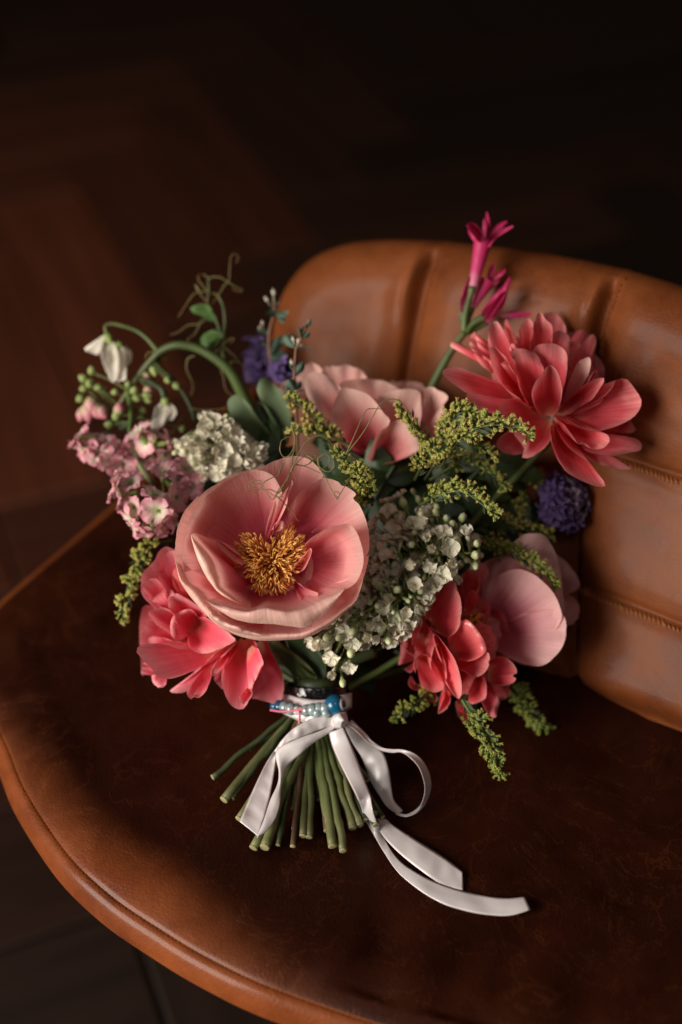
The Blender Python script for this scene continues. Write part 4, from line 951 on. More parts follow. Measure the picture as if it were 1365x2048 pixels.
lower = [(790, 860, 'o', -1.3), (500, 660, 'o', .3), (560, 640, 'o', .3), (590, 560, 'o', .5), (530, 750, 'o', -.1), (600, 770, 'o', -.2), (655, 800, 'o', -.2), (560, 860, 'o', -.5), (690, 540, 'o', .6),
         (800, 990, 'b', -1.0), (540, 990, 'b', -1.2), (640, 1030, 'b', -1.3), (430, 1045, 'b', -1.2), (725, 1030, 'o', -1.2), (730, 955, 'b', -1.3), (755, 930, 'b', -1.2), (655, 890, 'b', -1.3), (550, 880, 'b', -1.1), (690, 1100, 'o', -1.0), (742, 1112, 'o', -1.0), (700, 1180, 'o', -.8),
         (600, 1220, 'b', -.7), (545, 1195, 'o', -.8), (472, 1205, 'o', -1.1), (380, 1150, 'b', -1.3), (362, 1250, 'o', -.8), (312, 1165, 'o', -1.2), (285, 1200, 'b', -1.1), (215, 1240, 'o', -.8), (150, 1250, 'o', -.6), (100, 1230, 'o', -.5), (270, 1120, 'b', -1.0), (205, 1195, 'b', -.9),
         (400, 915, 'o', .2), (575, 1000, 'o', -1.0), (230, 1445, 'o', -.2), (340, 1405, 'o', -.4), (290, 1500, 'b', -.4), (215, 1345, 'o', -.2), (350, 1300, 'b', -.6), (420, 1240, 'b', -.9), (860, 1000, 'b', -.6), (820, 900, 'b', -.9), (630, 945, 'o', -1.0), (480, 960, 'b', -.6), (340, 1040, 'o', -.6), (300, 1070, 'b', -.5)]
lilac('lower white lilac cluster spilling down beneath the big open cup towards the ribbon', zL, [(420, 1000, 1.8), (520, 1000, .8), (640, 960, -.1), (780, 930, -.3)],
      lower, [([(470, 640), (700, 640), (720, 800), (860, 900), (830, 1030), (740, 1180), (600, 1230), (430, 1230), (260, 1200), (180, 1120), (330, 980), (420, 860)], 56, -.6, 1.0, .2)], (588, 1620, .85, .0022, 'stem'), 22, sc_=1.14)
# cluster upper left of the big cup
zK = Z(220, 820, 4.015, .885)
kp = [(760, 120, 'o', 0), (790, 170, 'o', -.4), (830, 90, 'o', .2), (900, 110, 'o', .1), (920, 70, 'b', .4), (960, 130, 'o', 0), (860, 240, 'o', -.7), (930, 220, 'o', -.5), (1000, 200, 'o', -.2), (690, 270, 'o', -.3), (720, 330, 'o', -.6), (780, 290, 'o', -.7), (850, 310, 'o', -.9),
      (920, 330, 'o', -.9), (980, 270, 'o', -.5), (1040, 250, 'o', -.1), (1060, 320, 'o', -.4), (1120, 340, 'o', -.3), (1150, 290, 'b', .1), (1180, 380, 'o', 0), (1000, 400, 'o', -.8), (1090, 420, 'o', -.5), (900, 420, 'o', -1.0), (870, 500, 'o', -.8), (930, 480, 'o', -.9), (740, 440, 'o', -.5), (700, 410, 'b', -.2),
      (780, 520, 'o', -.4), (1000, 470, 'o', -.6), (580, 240, 'o', .3), (600, 300, 'o', .1), (540, 330, 'b', .4), (640, 350, 'o', 0), (760, 380, 'o', -.5), (650, 250, 'o', .1), (1170, 440, 'o', .1)]
lilac('white lilac cluster at the upper left rim of the big cup, below the broad leaves', zK, [(980, 560, 1.8), (920, 420, .8), (860, 280, .6), (800, 160, .9)],
      kp, [([(560, 260), (760, 90), (940, 60), (1180, 260), (1210, 440), (1000, 520), (840, 560), (720, 470)], 42, 0, .9, .1)], (655, 1660, .85, .0022, 'stem_brown'), 23, sc_=1.12)

# ================================================================ pink stock
def stock_floret(seed, mat, squash=1.0):
    rnd = random.Random(seed); mb = MB()
    for q in range(5):
        a = q * 2 * math.pi / 5 + rnd.uniform(-.2, .2); Lp = .0088 * rnd.uniform(.9, 1.15); rows = []; uvs = []; tip = rnd.uniform(-.004, .002)
        for i in range(8):
            t = i / 7; row = []; w = .0047 * (t ** .6) * (1 if t < .8 else 1 - .35 * ((t - .8) / .2) ** 2) + .0005
            for j in range(9):
                u = j / 8 * 2 - 1
                lx = Lp * t * (1 - .16 * u * u * t + (.10 if abs(u) > .25 else 0) * t * (1 - abs(u))) + .0005
                lz = .0028 * math.sin(t * 2.0) + tip * t * t + .0009 * noise.noise((seed + q * 3.1, u * 2.2, t * 2.5)) * t * 2.2 + .0011 * u * u * t
                ly = u * w
                row.append((lx*math.cos(a) - ly*math.sin(a), lx*math.sin(a) + ly*math.cos(a), lz))
            rows.append(row); uvs.append([(j/8, t) for j in range(9)])
        mb.grid(rows, uvs)
    return mb.mesh('floret', mat)
ST = [stock_floret(i, M['stock']) for i in range(4)]; STD = [stock_floret(10 + i, M['stock_dark']) for i in range(3)]
cal = MB(); cal.tube([(0, 0, -.010), (0, 0, -.008), (0, 0, -.003), (0, 0, .0006)], [.0006, .0017, .0019, .0010], 8); CAL = cal.mesh('calyx', M['bud_green'])
eye = MB()
for k in range(4):
    a = k * 1.57; eye.tube([(0, 0, 0), (.0006*math.cos(a), .0006*math.sin(a), .0012), (.0011*math.cos(a), .0011*math.sin(a), .0022)], [.0004, .0005, .0002], 4)
EYE = eye.mesh('eye', M['bud_green'])
def stock(label, z, core, fl, endpx, seed):
    rnd = random.Random(seed); root = thing('pink_stock', label, 'flower', z(*core[0]), 'pink stock stems')
    ax = curve3(z, core, 14); mb = MB(); mb.tube(ax, [.0019 - .0008 * i / 13 for i in range(14)], 7); part('flower_axis', mb, M['stem'], root)
    br = MB()
    for x, y, d, dx, dy, dk in fl:
        p = z(x, y, d); dirn = (RIGHT * dx - UP * dy * 1.0 - FWD * max(.05, 1 - math.hypot(dx, dy)) + Vector((rnd.gauss(0, .12),) * 3)).normalized()
        f = inst('floret', rnd.choice(STD if dk else ST), root, p, dirn, rnd.uniform(.9, 1.12), rnd.uniform(0, 6.28))
        for nm, me in (('calyx', CAL), ('eye', EYE)):
            c_ = bpy.data.objects.new(nm, me); sc.collection.objects.link(c_); c_.parent = f
        a = min(ax, key=lambda q: (q - p).length); t = p - dirn * .0095
        br.tube([a, a.lerp(t, .5), t], .0006, 5, cap=False)
    part('branchlets', br, M['bud_green'], root, stuff=True)
    stem_part(root, ax[0], endpx[:3], endpx[3], mat=endpx[4]); return root
fl = [(385, 805, -1.2, .1, .2, 0), (95, 680, -.4, -.9, 0, 0), (170, 600, 0, -.3, -.4, 0), (200, 780, -.5, -.4, .3, 0), (255, 950, -.7, -.5, .7, 0), (350, 690, -.8, .1, -.5, 0), (420, 920, -1.0, .3, .7, 0),
      (480, 860, -.6, .8, .2, 0), (350, 960, -.8, .0, .8, 0), (190, 880, -.4, -.6, .4, 0), (60, 620, .2, -.9, -.4, 0),
      (430, 500, .4, 0, -.4, 1), (540, 560, .5, .3, -.2, 1), (530, 700, .2, .5, 0, 1), (640, 620, .8, .5, -.2, 1), (600, 480, 1.0, .4, -.4, 1)]
stock('pink stock spike with pale green eyed florets against the left of the big cup', Z(220, 820, 4.015, .872), [(640, 800, 2.5), (480, 700, 1.8), (330, 760, 1.0), (250, 780, .6)], fl, (730, 1640, .86, .0024, 'stem_dark'), 5)
fl = [(-235, 225, .4, -.8, -.4, 0), (-200, 300, .2, -.5, .5, 0), (-140, 330, .4, -.2, .3, 0), (-80, 350, .2, .1, .4, 0), (-30, 300, .4, .1, -.3, 0), (10, 390, .1, .2, .6, 0), (70, 350, .5, .4, 0, 0), (-150, 250, .7, -.2, -.5, 0), (90, 430, .4, .1, .5, 1), (150, 380, .9, .3, .1, 1),
      (240, 190, -.2, -.2, -.7, 0), (370, 210, -.2, .3, -.7, 0), (460, 260, 0, .9, 0, 0), (430, 350, .1, .6, .6, 0), (290, 260, .3, -.4, .1, 0), (250, 400, .9, .1, 0, 1), (600, 420, 1.2, .4, -.2, 1)]
stock('mauve pink stock spike at the far left, under the drooping green flower stem', Z(220, 820, 4.015, .895), [(520, 640, 2.0), (330, 430, 1.2), (120, 400, 1.0), (-60, 370, .9), (-200, 270, .8)], fl, (572, 1580, .862, .0022, 'stem'), 6)

# ================================================================ drooping stem with green buds (left)
def bud_mesh(name, mat, L=.006, w=.0026, lobes=4):
    mb = MB(); rows = []; uvs = []
    for i in range(9):
        t = i / 8; row = []
        for k in range(12):
            a = 2*math.pi*k/12; rr = w * math.sin(math.pi * min(1, .08 + t * .9)) ** .8 * (1 + .16 * abs(math.cos(lobes/2*a))) * (1 - .25 * t)
            row.append((rr*math.cos(a), rr*math.sin(a), L * t))
        rows.append(row); uvs.append([(k/12, t) for k in range(12)])
    mb.grid(rows, uvs, wrap=True); return mb.mesh(name, mat)
BG = bud_mesh('bud', M['bud_green']); 
M['bud_pink'] = simple_mat('pink_tipped_bud', [(0, (.26, .34, .12)), (.3, (.55, .45, .25)), (.6, (.72, .36, .34)), (1, (.66, .16, .24))], .5, .15, scale=250)
BP = bud_mesh('pink_bud', M['bud_pink'], .009, .0036, 5)
zS = Z(140, 500, 3.592, .925)
drp = thing('drooping_flower_stem', 'thick pale green flower stem arching over at the left with drooping green and pink buds', 'flower', zS(1240, 1050, 0))
main = curve3(zS, [(1330, 1200, 1.0), (1250, 1050, 0), (1150, 870, -.6), (1020, 760, -.8), (900, 700, -.8), (780, 682, -.8), (690, 705, -.6), (620, 755, -.4), (520, 870, 0), (440, 980, .2), (370, 1090, .5), (310, 1160, .8)], 50)
mb = MB(); mb.tube(main, [.0042 - .0029 * (i / 49) ** 1.1 for i in range(50)], 10); part('arched_stem', mb, M['stem'], drp)
sec = curve3(zS, [(625, 740, -.3), (640, 800, -.2), (560, 880, 0), (470, 960, -.2), (430, 1080, -.6), (440, 1200, -1.2), (430, 1290, -1.8), (460, 1400, -2.4), (500, 1560, -3.0), (560, 1680, -3.6)], 40)
sec = curve3(zS, [(410, 1000, .2), (428, 1100, -.4), (440, 1200, -1.0), (432, 1290, -1.6), (455, 1400, -2.2), (500, 1540, -2.8), (600, 1680, -3.4)], 40)
mb = MB(); mb.tube(sec, [.0012 + .0010 * (i / 39) for i in range(40)], 8); part('side_stem', mb, M['stem'], drp)
rnd = random.Random(31)
bl = MB()
for x, y, d, dx, dy, s in [(330, 1020, .2, -.8, .2, .9), (460, 1020, -.2, .2, -.4, 1.1), (475, 1060, -.2, .4, .4, 1.0), (545, 1040, -.3, .8, .2, 1.1), (560, 1075, -.2, .7, .6, .9), (520, 1150, .1, .6, .4, .9), (510, 1200, 0, .7, .5, .8), (420, 970, 0, 0, -.8, .9),
                        (160, 880, .6, -.1, -.9, 1.1), (110, 930, .6, -.6, -.4, 1.2), (150, 960, .4, 0, 0, 1.3), (190, 980, .5, .5, .2, 1.1), (110, 990, .6, -.5, .3, 1.1), (85, 1060, .5, -.5, .5, 1.1), (230, 1000, .9, .8, .1, .9),
                        (600, 850, 0, -.1, .8, 1.0), (610, 880, -.1, .2, .8, .8), (700, 930, -.1, .4, .6, .9), (760, 970, 0, .6, .6, 1.0), (810, 1280, .4, -.2, .8, .9), (900, 1330, .2, .5, .5, 1.1), (390, 1400, -1.4, -.2, .8, 1.4), (370, 1430, -1.3, -.4, .8, 1.2), (300, 1260, -.8, -.7, -.1, 1.2), (340, 1210, -.9, -.3, -.8, 1.2)]:
    p = zS(x, y, d); dirn = (RIGHT*dx - UP*dy - FWD*.4).normalized(); inst('bud', BG, drp, p - dirn*.002, dirn, s, rnd.uniform(0, 6))
    a = min(list(main) + list(sec), key=lambda q: (q - p).length); bl.tube([a, a.lerp(p, .5) + Vector((0, 0, .001)), p], .0006, 5, cap=False)
for x, y, d, dx, dy, s in [(130, 1100, .4, .1, 1, 1.5), (165, 1090, .3, .4, .9, 1.4), (150, 1060, .3, .1, .5, 1.3), (110, 1130, .4, -.3, .9, 1.2), (350, 1190, -.9, .1, -.8, 1.0), (190, 1120, .3, .6, .7, 1.3), (560, 880, 0, -.2, .8, .8), (550, 980, 0, .3, .6, .9)]:
    p = zS(x, y, d); dirn = (RIGHT*dx - UP*dy - FWD*.3).normalized(); inst('pink_bud', BP, drp, p, dirn, s, rnd.uniform(0, 6))
    a = min(list(main) + list(sec), key=lambda q: (q - p).length); bl.tube([a, a.lerp(p, .5), p], .0006, 5, cap=False)
part('branchlets', bl, M['stem'], drp, stuff=True)
for out, bs_ in (([(205, 1320), (150, 1340), (140, 1380), (170, 1420), (230, 1400), (262, 1340), (250, 1310)], (290, 1300, -.4)), ([(340, 1250), (360, 1290), (400, 1300), (425, 1270), (400, 1230)], (330, 1210, -.8))):
    fan(drp, M['leaf'], zS, bs_, out, d=-.8, cup=-.2, ruf=.2, name='leaf', nu=16, nv=8)
stem_part(drp, main[0], (752, 1648, .845), .0028, mat='stem_dark')

# ================================================================ sweet pea: nodding cream blossoms, leaves and tendrils at the left
pea = thing('sweet_pea', 'sweet pea sprig with nodding cream blossoms, small leaves and curling tendrils at the upper left', 'flower', zS(1100, 870, 1))
st1 = curve3(zS, [(700, 780, .4), (640, 735, .3), (560, 640, .5), (480, 580, .6), (380, 545, .6), (300, 530, .6), (255, 550, .5), (262, 590, .3)], 30)
mb = MB(); mb.tube(st1, [.0015 - .0004 * i / 29 for i in range(30)], 7); part('flower_stalk', mb, M['stem'], pea)
st2 = curve3(zS, [(900, 1230, .6), (860, 1110, .5), (790, 990, .4), (720, 900, .3), (650, 850, .3), (630, 760, .2)], 30)
mb = MB(); mb.tube(st2, .0014, 7); part('flower_stalk', mb, M['stem_dark'], pea)
mb = MB(); mb.tube(curve3(zS, [(620, 860, .1), (560, 950, -.1)  , (520, 915, -.2), (600, 960, -.2), (660, 1000, -.2), (680, 1060, -.2)][2:], 16), .0022, 7); part('flower_stalk', mb, M['stem_dark'], pea)
vine = curve3(zS, [(1130, 860, .4), (1100, 740, .6), (1100, 640, .8), (1115, 520, 1.0), (1100, 400, 1.1), (1060, 320, 1.2)], 30)
mb = MB(); mb.tube(vine, [.0013 - .0005 * i / 29 for i in range(30)], 7); part('vine', mb, M['stem'], pea)
v2 = curve3(zS, [(1100, 640, .8), (1070, 560, .8), (1040, 470, .9), (990, 390, 1.0), (1000, 300, 1.1)], 20)
mb = MB(); mb.tube(v2, .0008, 6); part('vine', mb, M['stem'], pea)
def blossom(pars, z):
    for base, out, kw in pars: fan(pea, M['pea'], z, base, out, nu=24, nv=14, **kw)
blossom([((262, 600, .3), [(215, 660), (160, 680), (110, 700), (112, 722), (160, 740), (200, 752), (232, 720)], dict(d=.5, ruf=.4, cup=-.2)),
         ((265, 610, .6), [(230, 680), (226, 760), (245, 840), (262, 880), (300, 890), (330, 800), (310, 680)], dict(d=.7, ruf=.6, cup=-.5)),
         ((340, 690, .4), [(400, 690), (440, 730), (448, 790), (420, 830), (395, 850), (360, 760)], dict(d=.5, ruf=.6, cup=-.3)),
         ((300, 640, 0), [(268, 740), (262, 820), (272, 890), (290, 940), (325, 950), (348, 880), (350, 780), (330, 690)], dict(d=-.2, ruf=.7, cup=-.6)),
         ((345, 660, 0), [(318, 760), (322, 860), (338, 940), (365, 945), (405, 925), (412, 840), (410, 760), (380, 700)], dict(d=-.4, ruf=.7, cup=-.6)),
         ((690, 1080, 0), [(610, 1130), (595, 1200), (578, 1270), (610, 1290), (650, 1280), (690, 1240), (730, 1180), (720, 1120)], dict(d=-.4, ruf=.5, cup=-.5)),
         ((695, 1085, .2), [(740, 1110), (768, 1160), (755, 1200), (720, 1225), (700, 1160)], dict(d=0, ruf=.5, cup=-.3))], zS)
for tip, wd in (((262, 590, .2), (300, 680, 0)), ((340, 660, .2), (375, 720, 0)), ((682, 1050, 0), (690, 1120, -.2))):
    mb = MB(); mb.tube(curve3(zS, [tip, ((tip[0]+wd[0])/2, (tip[1]+wd[1])/2, tip[2]-.1), wd], 8), [.001, .0018, .0026, .003, .0028, .0022, .0014, .0004], 9); part('calyx', mb, M['bud_green'], pea)
for bs_, out in (((1050, 520, .9), [(1020, 490), (940, 480), (890, 450), (865, 420), (900, 395), (950, 385), (1000, 400), (1030, 450)]), ((1090, 600, .8), [(1080, 590), (1030, 575), (970, 600), (940, 640), (950, 690), (985, 730), (1010, 690), (1050, 650), (1085, 630)]), ((1095, 620, .7), [(1060, 640), (1020, 660), (985, 700), (990, 735), (1030, 700), (1080, 650)])):
    fan(pea, M['leaf_fresh'] if 'leaf_fresh' in M else M['leaf'], zS, bs_, out, d=.6, cup=-.3, ruf=.2, name='leaf', nu=18, nv=10)
for tr in ([(1060, 320, 1.2), (1000, 300, 1.2), (950, 250, 1.2), (920, 200, 1.2), (940, 170, 1.3)], [(1000, 300, 1.1), (900, 310, 1.1), (820, 420, 1.2), (780, 480, 1.3)], [(1000, 300, 1.1), (1000, 205, 1.0), (1080, 195, .9), (1140, 225, .9), (1150, 120, .8), (1160, 40, .8), (1200, 30, .9), (1210, 70, 1.0), (1190, 90, 1.0)],
           [(1000, 205, 1), (970, 180, 1.1), (950, 175, 1.1)], [(1140, 225, .9), (1100, 270, 1), (1060, 340, 1.1), (1010, 400, 1.0)], [(1140, 225, .9), (1180, 260, 1), (1240, 285, 1.1), (1220, 300, 1.1), (1170, 280, 1.1)],
           [(1000, 480, .9), (930, 530, 1.0), (850, 540, 1.1), (780, 590, 1.2), (720, 610, 1.3)], [(950, 500, .9), (900, 600, 1.0), (850, 640, 1.0), (855, 680, 1.0)], [(1100, 680, .6), (1150, 640, .6), (1180, 640, .5), (1150, 670, .5)],
           [(1100, 690, .6), (1180, 760, .4), (1240, 830, .3), (1280, 870, .2), (1310, 990, .2), (1320, 1100, .1)], [(900, 760, .0), (850, 780, .3), (840, 860, .5), (880, 950, .6), (880, 1020, .6), (840, 1080, .7)], [(1090, 700, .5), (1050, 740, .6), (1100, 900, .6), (1120, 1000, .7), (1170, 1050, .7)],
           [(870, 1140, .4), (960, 1150, .5), (1060, 1145, .5), (1140, 1130, .5)], [(820, 1180, .4), (770, 1260, .4), (740, 1310, .3), (720, 1300, .3), (740, 1330, .3)], [(290, 1040, .6), (240, 1060, .6), (230, 1120, .6), (290, 1160, .6)], [(1150, 830, .4), (1170, 800, .4), (1250, 820, .4)], [(620, 730, -.3), (560, 740, -.3), (545, 780, -.3)],
           [(930, 290, 1.1), (900, 250, 1.2), (940, 320, 1.1), (980, 370, 1.0)]):
    mb = MB(); mb.tube(curve3(zS, tr, 22), [.00040 - .00018 * i / 21 for i in range(22)], 5); part('tendril', mb, M['tendril'], pea)
stem_part(pea, zS(1180, 950, 1.5), (690, 1560, .86), .0016, mat='stem_dark')

# loose tendrils curling over the rim of the big cup
ten = thing('tendril_sprig', 'thin olive tendrils curling in loops over the upper rim of the big open cup', 'plant', zA(700, 150, -2))
zT = Z(560, 680, 3.792, .80)
sets = [(zA, [(760, 260, -3.2), (740, 290, -3.4), (690, 320, -3.6), (650, 360, -3.6), (600, 300, -3.5), (540, 290, -3.4), (500, 265, -3.4), (487, 290, -3.4), (505, 320, -3.4)]),
        (zA, [(685, 320, -3.6), (640, 300, -3.6), (590, 298, -3.5), (585, 250, -3.5), (530, 250, -3.4), (515, 290, -3.4), (560, 305, -3.4), (590, 280, -3.4), (570, 262, -3.5), (530, 280, -3.4), (520, 310, -3.3), (560, 322, -3.3)]),
        (zA, [(660, 360, -3.6), (680, 320, -3.6), (710, 290, -3.6), (760, 200, -3.4), (800, 140, -3.0), (860, 90, -2.6), (900, 100, -2.6)]),
        (zA, [(720, 140, -3), (700, 180, -3.2), (690, 210, -3.3), (640, 235, -3.4), (605, 255, -3.5), (600, 285, -3.5), (650, 330, -3.6), (690, 350, -3.6), (700, 330, -3.6), (680, 310, -3.6)]),
        (zA, [(790, -40, -2), (780, 80, -2.6), (765, 180, -3.2), (740, 250, -3.4), (690, 300, -3.6), (680, 340, -3.6), (720, 345, -3.6)]),
        (zA, [(705, 20, -2), (698, 60, -2.1), (720, 100, -2.4), (760, 100, -2.6), (790, 60, -2.5), (780, 0, -2.3), (790, -60, -2)]),
        (zA, [(860, 90, -2.6), (900, 120, -2.8), (850, 155, -3), (790, 150, -3.2), (780, 200, -3.3), (800, 250, -3.3)]),
        (zA, [(790, 150, -3.1), (850, 160, -3.0), (940, 200, -3.0), (960, 205, -3.1), (1000, 280, -3.4), (1030, 330, -3.6), (1045, 360, -3.6), (1060, 325, -3.6), (1035, 312, -3.6), (1025, 335, -3.6), (1050, 345, -3.6), (1080, 300, -3.4), (1125, 225, -2.8)]),
        (zA, [(940, 180, -2.8), (935, 110, -2.6), (970, 82, -2.6), (1000, 110, -2.6), (990, 150, -2.6), (950, 180, -2.7), (1000, 190, -2.7), (1040, 165, -2.4)]),
        (zA, [(690, 350, -3.6), (740, 400, -3.0), (780, 440, -2.6), (800, 480, -2.2), (815, 490, -2.1)]),
        (zA, [(890, 130, -2.6), (920, 100, -2.6), (900, 95, -2.6), (880, 140, -2.7)]),
        (zT, [(500, 870, 0), (560, 740, -.3), (620, 600, -.4), (660, 530, -.4), (720, 520, -.3), (800, 525, -.2)]),
        (zT, [(510, 860, 0), (620, 720, -.3), (700, 590, -.5), (760, 490, -.6), (830, 450, -.6), (890, 455, -.5), (950, 500, -.4), (985, 570, -.2), (1010, 650, 0), (1040, 740, .3)]),
        (zT, [(60, 1060, 0), (100, 960, -.2), (160, 830, -.3), (230, 750, -.3), (310, 725, -.3), (370, 760, -.2), (410, 810, 0)]),
        (zT, [(110, 650, 0), (90, 640, 0), (100, 690, 0), (115, 760, -.1), (90, 850, -.1), (40, 890, 0), (5, 850, 0), (10, 770, 0), (60, 735, 0), (90, 740, 0)]),
        (zT, [(340, 870, 0), (290, 900, 0), (300, 960, 0), (370, 1000, 0), (410, 960, 0), (400, 900, 0), (350, 868, 0)])]
for z, pts in sets:
    mb = MB(); mb.tube(curve3(z, pts, 60), [.00036 - .00015 * i / 59 for i in range(60)], 5); part('tendril', mb, M['tendril'], ten)

# ================================================================ leaves and filler greenery
def leaf(parent, z, base, tip, w, d0, d1, mat, cup=-.25, name='leaf', bend=0):
    bx, by = base; tx, ty = tip; L = math.hypot(tx-bx, ty-by); ux, uy = (tx-bx)/L, (ty-by)/L
    out = []
    for t, s in ((.22, -.55), (.38, -.9), (.55, -1), (.72, -.86), (.87, -.52), (1.0, 0), (.87, .52), (.72, .86), (.55, 1), (.38, .9), (.22, .55)):
        bb = bend * t * (1 - t) * 4
        out.append((bx + ux*L*t - uy*(w*s + bb), by + uy*L*t + ux*(w*s + bb), d0 + (d1 - d0) * t + .25 * abs(s)))
    return fan(parent, mat, z, (bx, by, d0), out, p=1.0, cup=cup, ruf=.15, name=name, nu=23, nv=9, wav=.6)
zP = Z(460, 540, 5.39, .905)
bl_ = thing('broad_leaf_sprig', 'sprig of broad matt grey green leaves above the left white lilac', 'plant', zP(500, 1900, 1))
F = lambda base, out, **k: fan(bl_, M['leaf'], zP, base, out, name='leaf', nu=26, nv=14, **k)
F((470, 1950, .6), [(120, 1800), (60, 1700), (0, 1560), (-25, 1430), (10, 1370), (70, 1345), (140, 1380), (250, 1500), (350, 1640), (430, 1760)], d=-.6, cup=-.5, ruf=.15, p=1.2)
F((480, 1950, .8), [(300, 1640), (285, 1500), (300, 1420), (380, 1450), (460, 1580), (500, 1720)], d=.1, cup=.4, ruf=.15)
F((620, 1900, .8), [(480, 1600), (380, 1450), (300, 1330), (300, 1240), (335, 1168), (390, 1160), (450, 1210), (540, 1290), (610, 1370), (650, 1480), (660, 1620), (655, 1760)], d=-.2, cup=-.6, ruf=.15, p=1.2)
F((560, 2000, .6), [(500, 1760), (440, 1600), (480, 1560), (560, 1640), (640, 1800)], d=0, cup=.2, ruf=.15)
stem_part(bl_, zP(500, 1950, 1), (766, 1636, .842), .0022, mat='stem_dark')

def eucalyptus(label, z, stem, leaves, buds, end):
    root = thing('eucalyptus_sprig', label, 'plant', z(*stem[0]), 'eucalyptus sprigs')
    s = curve3(z, stem, 30); mb = MB(); mb.tube(s, [.0011 - .0006 * i / 29 for i in range(30)], 6); part('twig', mb, M['euca_stem'], root)
    for base, tip, w, d0, d1 in leaves: leaf(root, z, base, tip, w, d0, d1, M['euca'], cup=-.12)
    for x, y, dx, dy, L in buds:
        mb = MB(); a = z(x, y, -.1); b = z(x + dx, y + dy, -.2)
        mb.tube([a, a.lerp(b, .6), a.lerp(b, .85), b], [.0004, .0006, .0014, .0005], 6)
        mb.tube([b, b + (b - a) * .1], [.0006, .0002], 6); part('bud', mb, M['euca_bud'], root)
    if end: stem_part(root, s[0], end, .0014, mat='stem_brown', knots=False)
zU = Z(460, 540, 5.39, .885)
eucalyptus('nearer eucalyptus sprig with round dark leaves and pale buds, in front of the backrest edge', zU, [(715, 1420, .6), (705, 1250, 0), (695, 1100, -.2), (705, 950, -.3), (715, 850, -.3), (760, 760, -.4), (800, 680, -.4), (860, 580, -.5)],
           [((710, 1300), (620, 1180), 62, -.2, -.6), ((705, 1320), (600, 1270), 50, 0, -.4), ((715, 1290), (770, 1200), 36, .2, .4), ((700, 1130), (800, 990), 52, -.2, -.5), ((700, 840), (600, 700), 62, -.3, .2), ((715, 830), (650, 690), 50, -.2, .3), ((780, 750), (735, 615), 20, -.4, -.8), ((790, 740), (860, 660), 34, -.4, -.6),
            ((712, 855), (880, 832), 10, -.3, -.5), ((710, 1310), (850, 1285), 12, 0, -.3), ((760, 690), (800, 600), 16, -.5, -.6), ((830, 640), (815, 570), 14, -.5, -.6), ((850, 600), (900, 560), 14, -.5, -.6), ((850, 590), (870, 520), 14, -.5, -.6), ((695, 1100), (640, 1000), 14, -.2, -.5)],
           [(705, 850, -25, -130, 0), (715, 850, 30, -110, 0), (720, 840, 60, -40, 0), (695, 1100, -35, -130, 0), (690, 1060, -25, -80, 0), (840, 600, 25, -50, 0), (830, 620, -5, -45, 0)], (470, 1570, .862))
zV = Z(460, 540, 5.39, .93)
eucalyptus('farther blurred eucalyptus sprig with pale buds at the left end of the backrest', zV, [(560, 1400, 1.5), (500, 1200, 1.0), (440, 1000, .6), (420, 800, .3), (430, 650, 0), (460, 520, 0), (480, 400, 0), (470, 300, 0)],
           [((520, 430), (380, 490), 48, 0, -.3), ((480, 470), (620, 500), 40, 0, -.3), ((540, 480), (640, 450), 26, 0, -.4), ((520, 520), (600, 560), 30, -.2, -.4), ((430, 660), (300, 640), 34, 0, -.2), ((440, 640), (380, 720), 30, 0, .2), ((560, 700), (440, 920), 60, .4, -.2), ((640, 930), (430, 930), 70, .2, -.3), ((500, 860), (640, 690), 34, .4, .1), ((460, 400), (420, 330), 22, 0, 0), ((480, 350), (530, 360), 22, 0, 0), ((420, 820), (310, 760), 30, .3, .3)],
           [(480, 360, -15, -150, 0), (470, 330, 10, -110, 0), (440, 390, -60, -100, 0), (430, 370, -35, -60, 0), (360, 640, -10, -90, 0), (350, 640, -35, -30, 0)], None)

# filler foliage that closes the heart of the bouquet: leafy stems between the blooms
rnd = random.Random(77)
def filler(label, start, end, n, w, Lr, cutend, mat='leaf_dark', seed=0):
    r = random.Random(seed); root = thing('leafy_stem', label, 'plant', P(*start), 'dark leafy filler stems')
    a, b = P(*start), P(*end); mid = a.lerp(b, .5) + FWD * .008
    pts = [Vector(p) for p in crom([tuple(a), tuple(mid), tuple(b)], 16)]
    mb = MB(); mb.tube(pts, [.0022 - .001 * i / 15 for i in range(16)], 6); part('stalk', mb, M['stem_dark'], root)
    for k in range(n):
        i = r.randrange(2, 15); p = pts[i]; an = r.uniform(0, 6.28)
        dirn = (RIGHT * math.cos(an) + UP * math.sin(an) - FWD * r.uniform(-.35, .3) + (b - a).normalized() * .6).normalized()
        L = r.uniform(*Lr); side = dirn.cross(FWD).normalized(); side = (side + FWD * r.uniform(-.5, .5)).normalized(); nn = side.cross(dirn)
        rows = []; uvs = []
        for q in range(9):
            t = q / 8; ww = w * r.uniform(.95, 1.05) * math.sin(math.pi * t ** .8) ** .8; c = p + dirn * L * t + nn * (.25 * L * t * t)
            rows.append([c + side * ww * u + nn * ww * .35 * abs(u) for u in (-1, -.6, -.25, 0, .25, .6, 1)]); uvs.append([(u, t) for u in range(7)])
        mb = MB(); mb.grid(rows, uvs); part('leaf', mb, M[mat], root)
    if cutend: stem_part(root, a, cutend, .0018, mat='stem_dark')
filler('dark leafy stem filling the heart of the bouquet, right of the big cup', (720, 1180, .892), (1000, 900, .885), 26, .008, (.03, .05), (735, 1560, .86), seed=1)
filler('dark leafy stem under the blush peony in the middle of the bouquet', (660, 1100, .89), (700, 860, .90), 20, .008, (.028, .045), (640, 1600, .86), seed=2)
filler('dark leafy stem behind the right hand goldenrod sprays', (860, 1180, .893), (1080, 1040, .90), 22, .008, (.03, .045), (742, 1625, .85), seed=3)
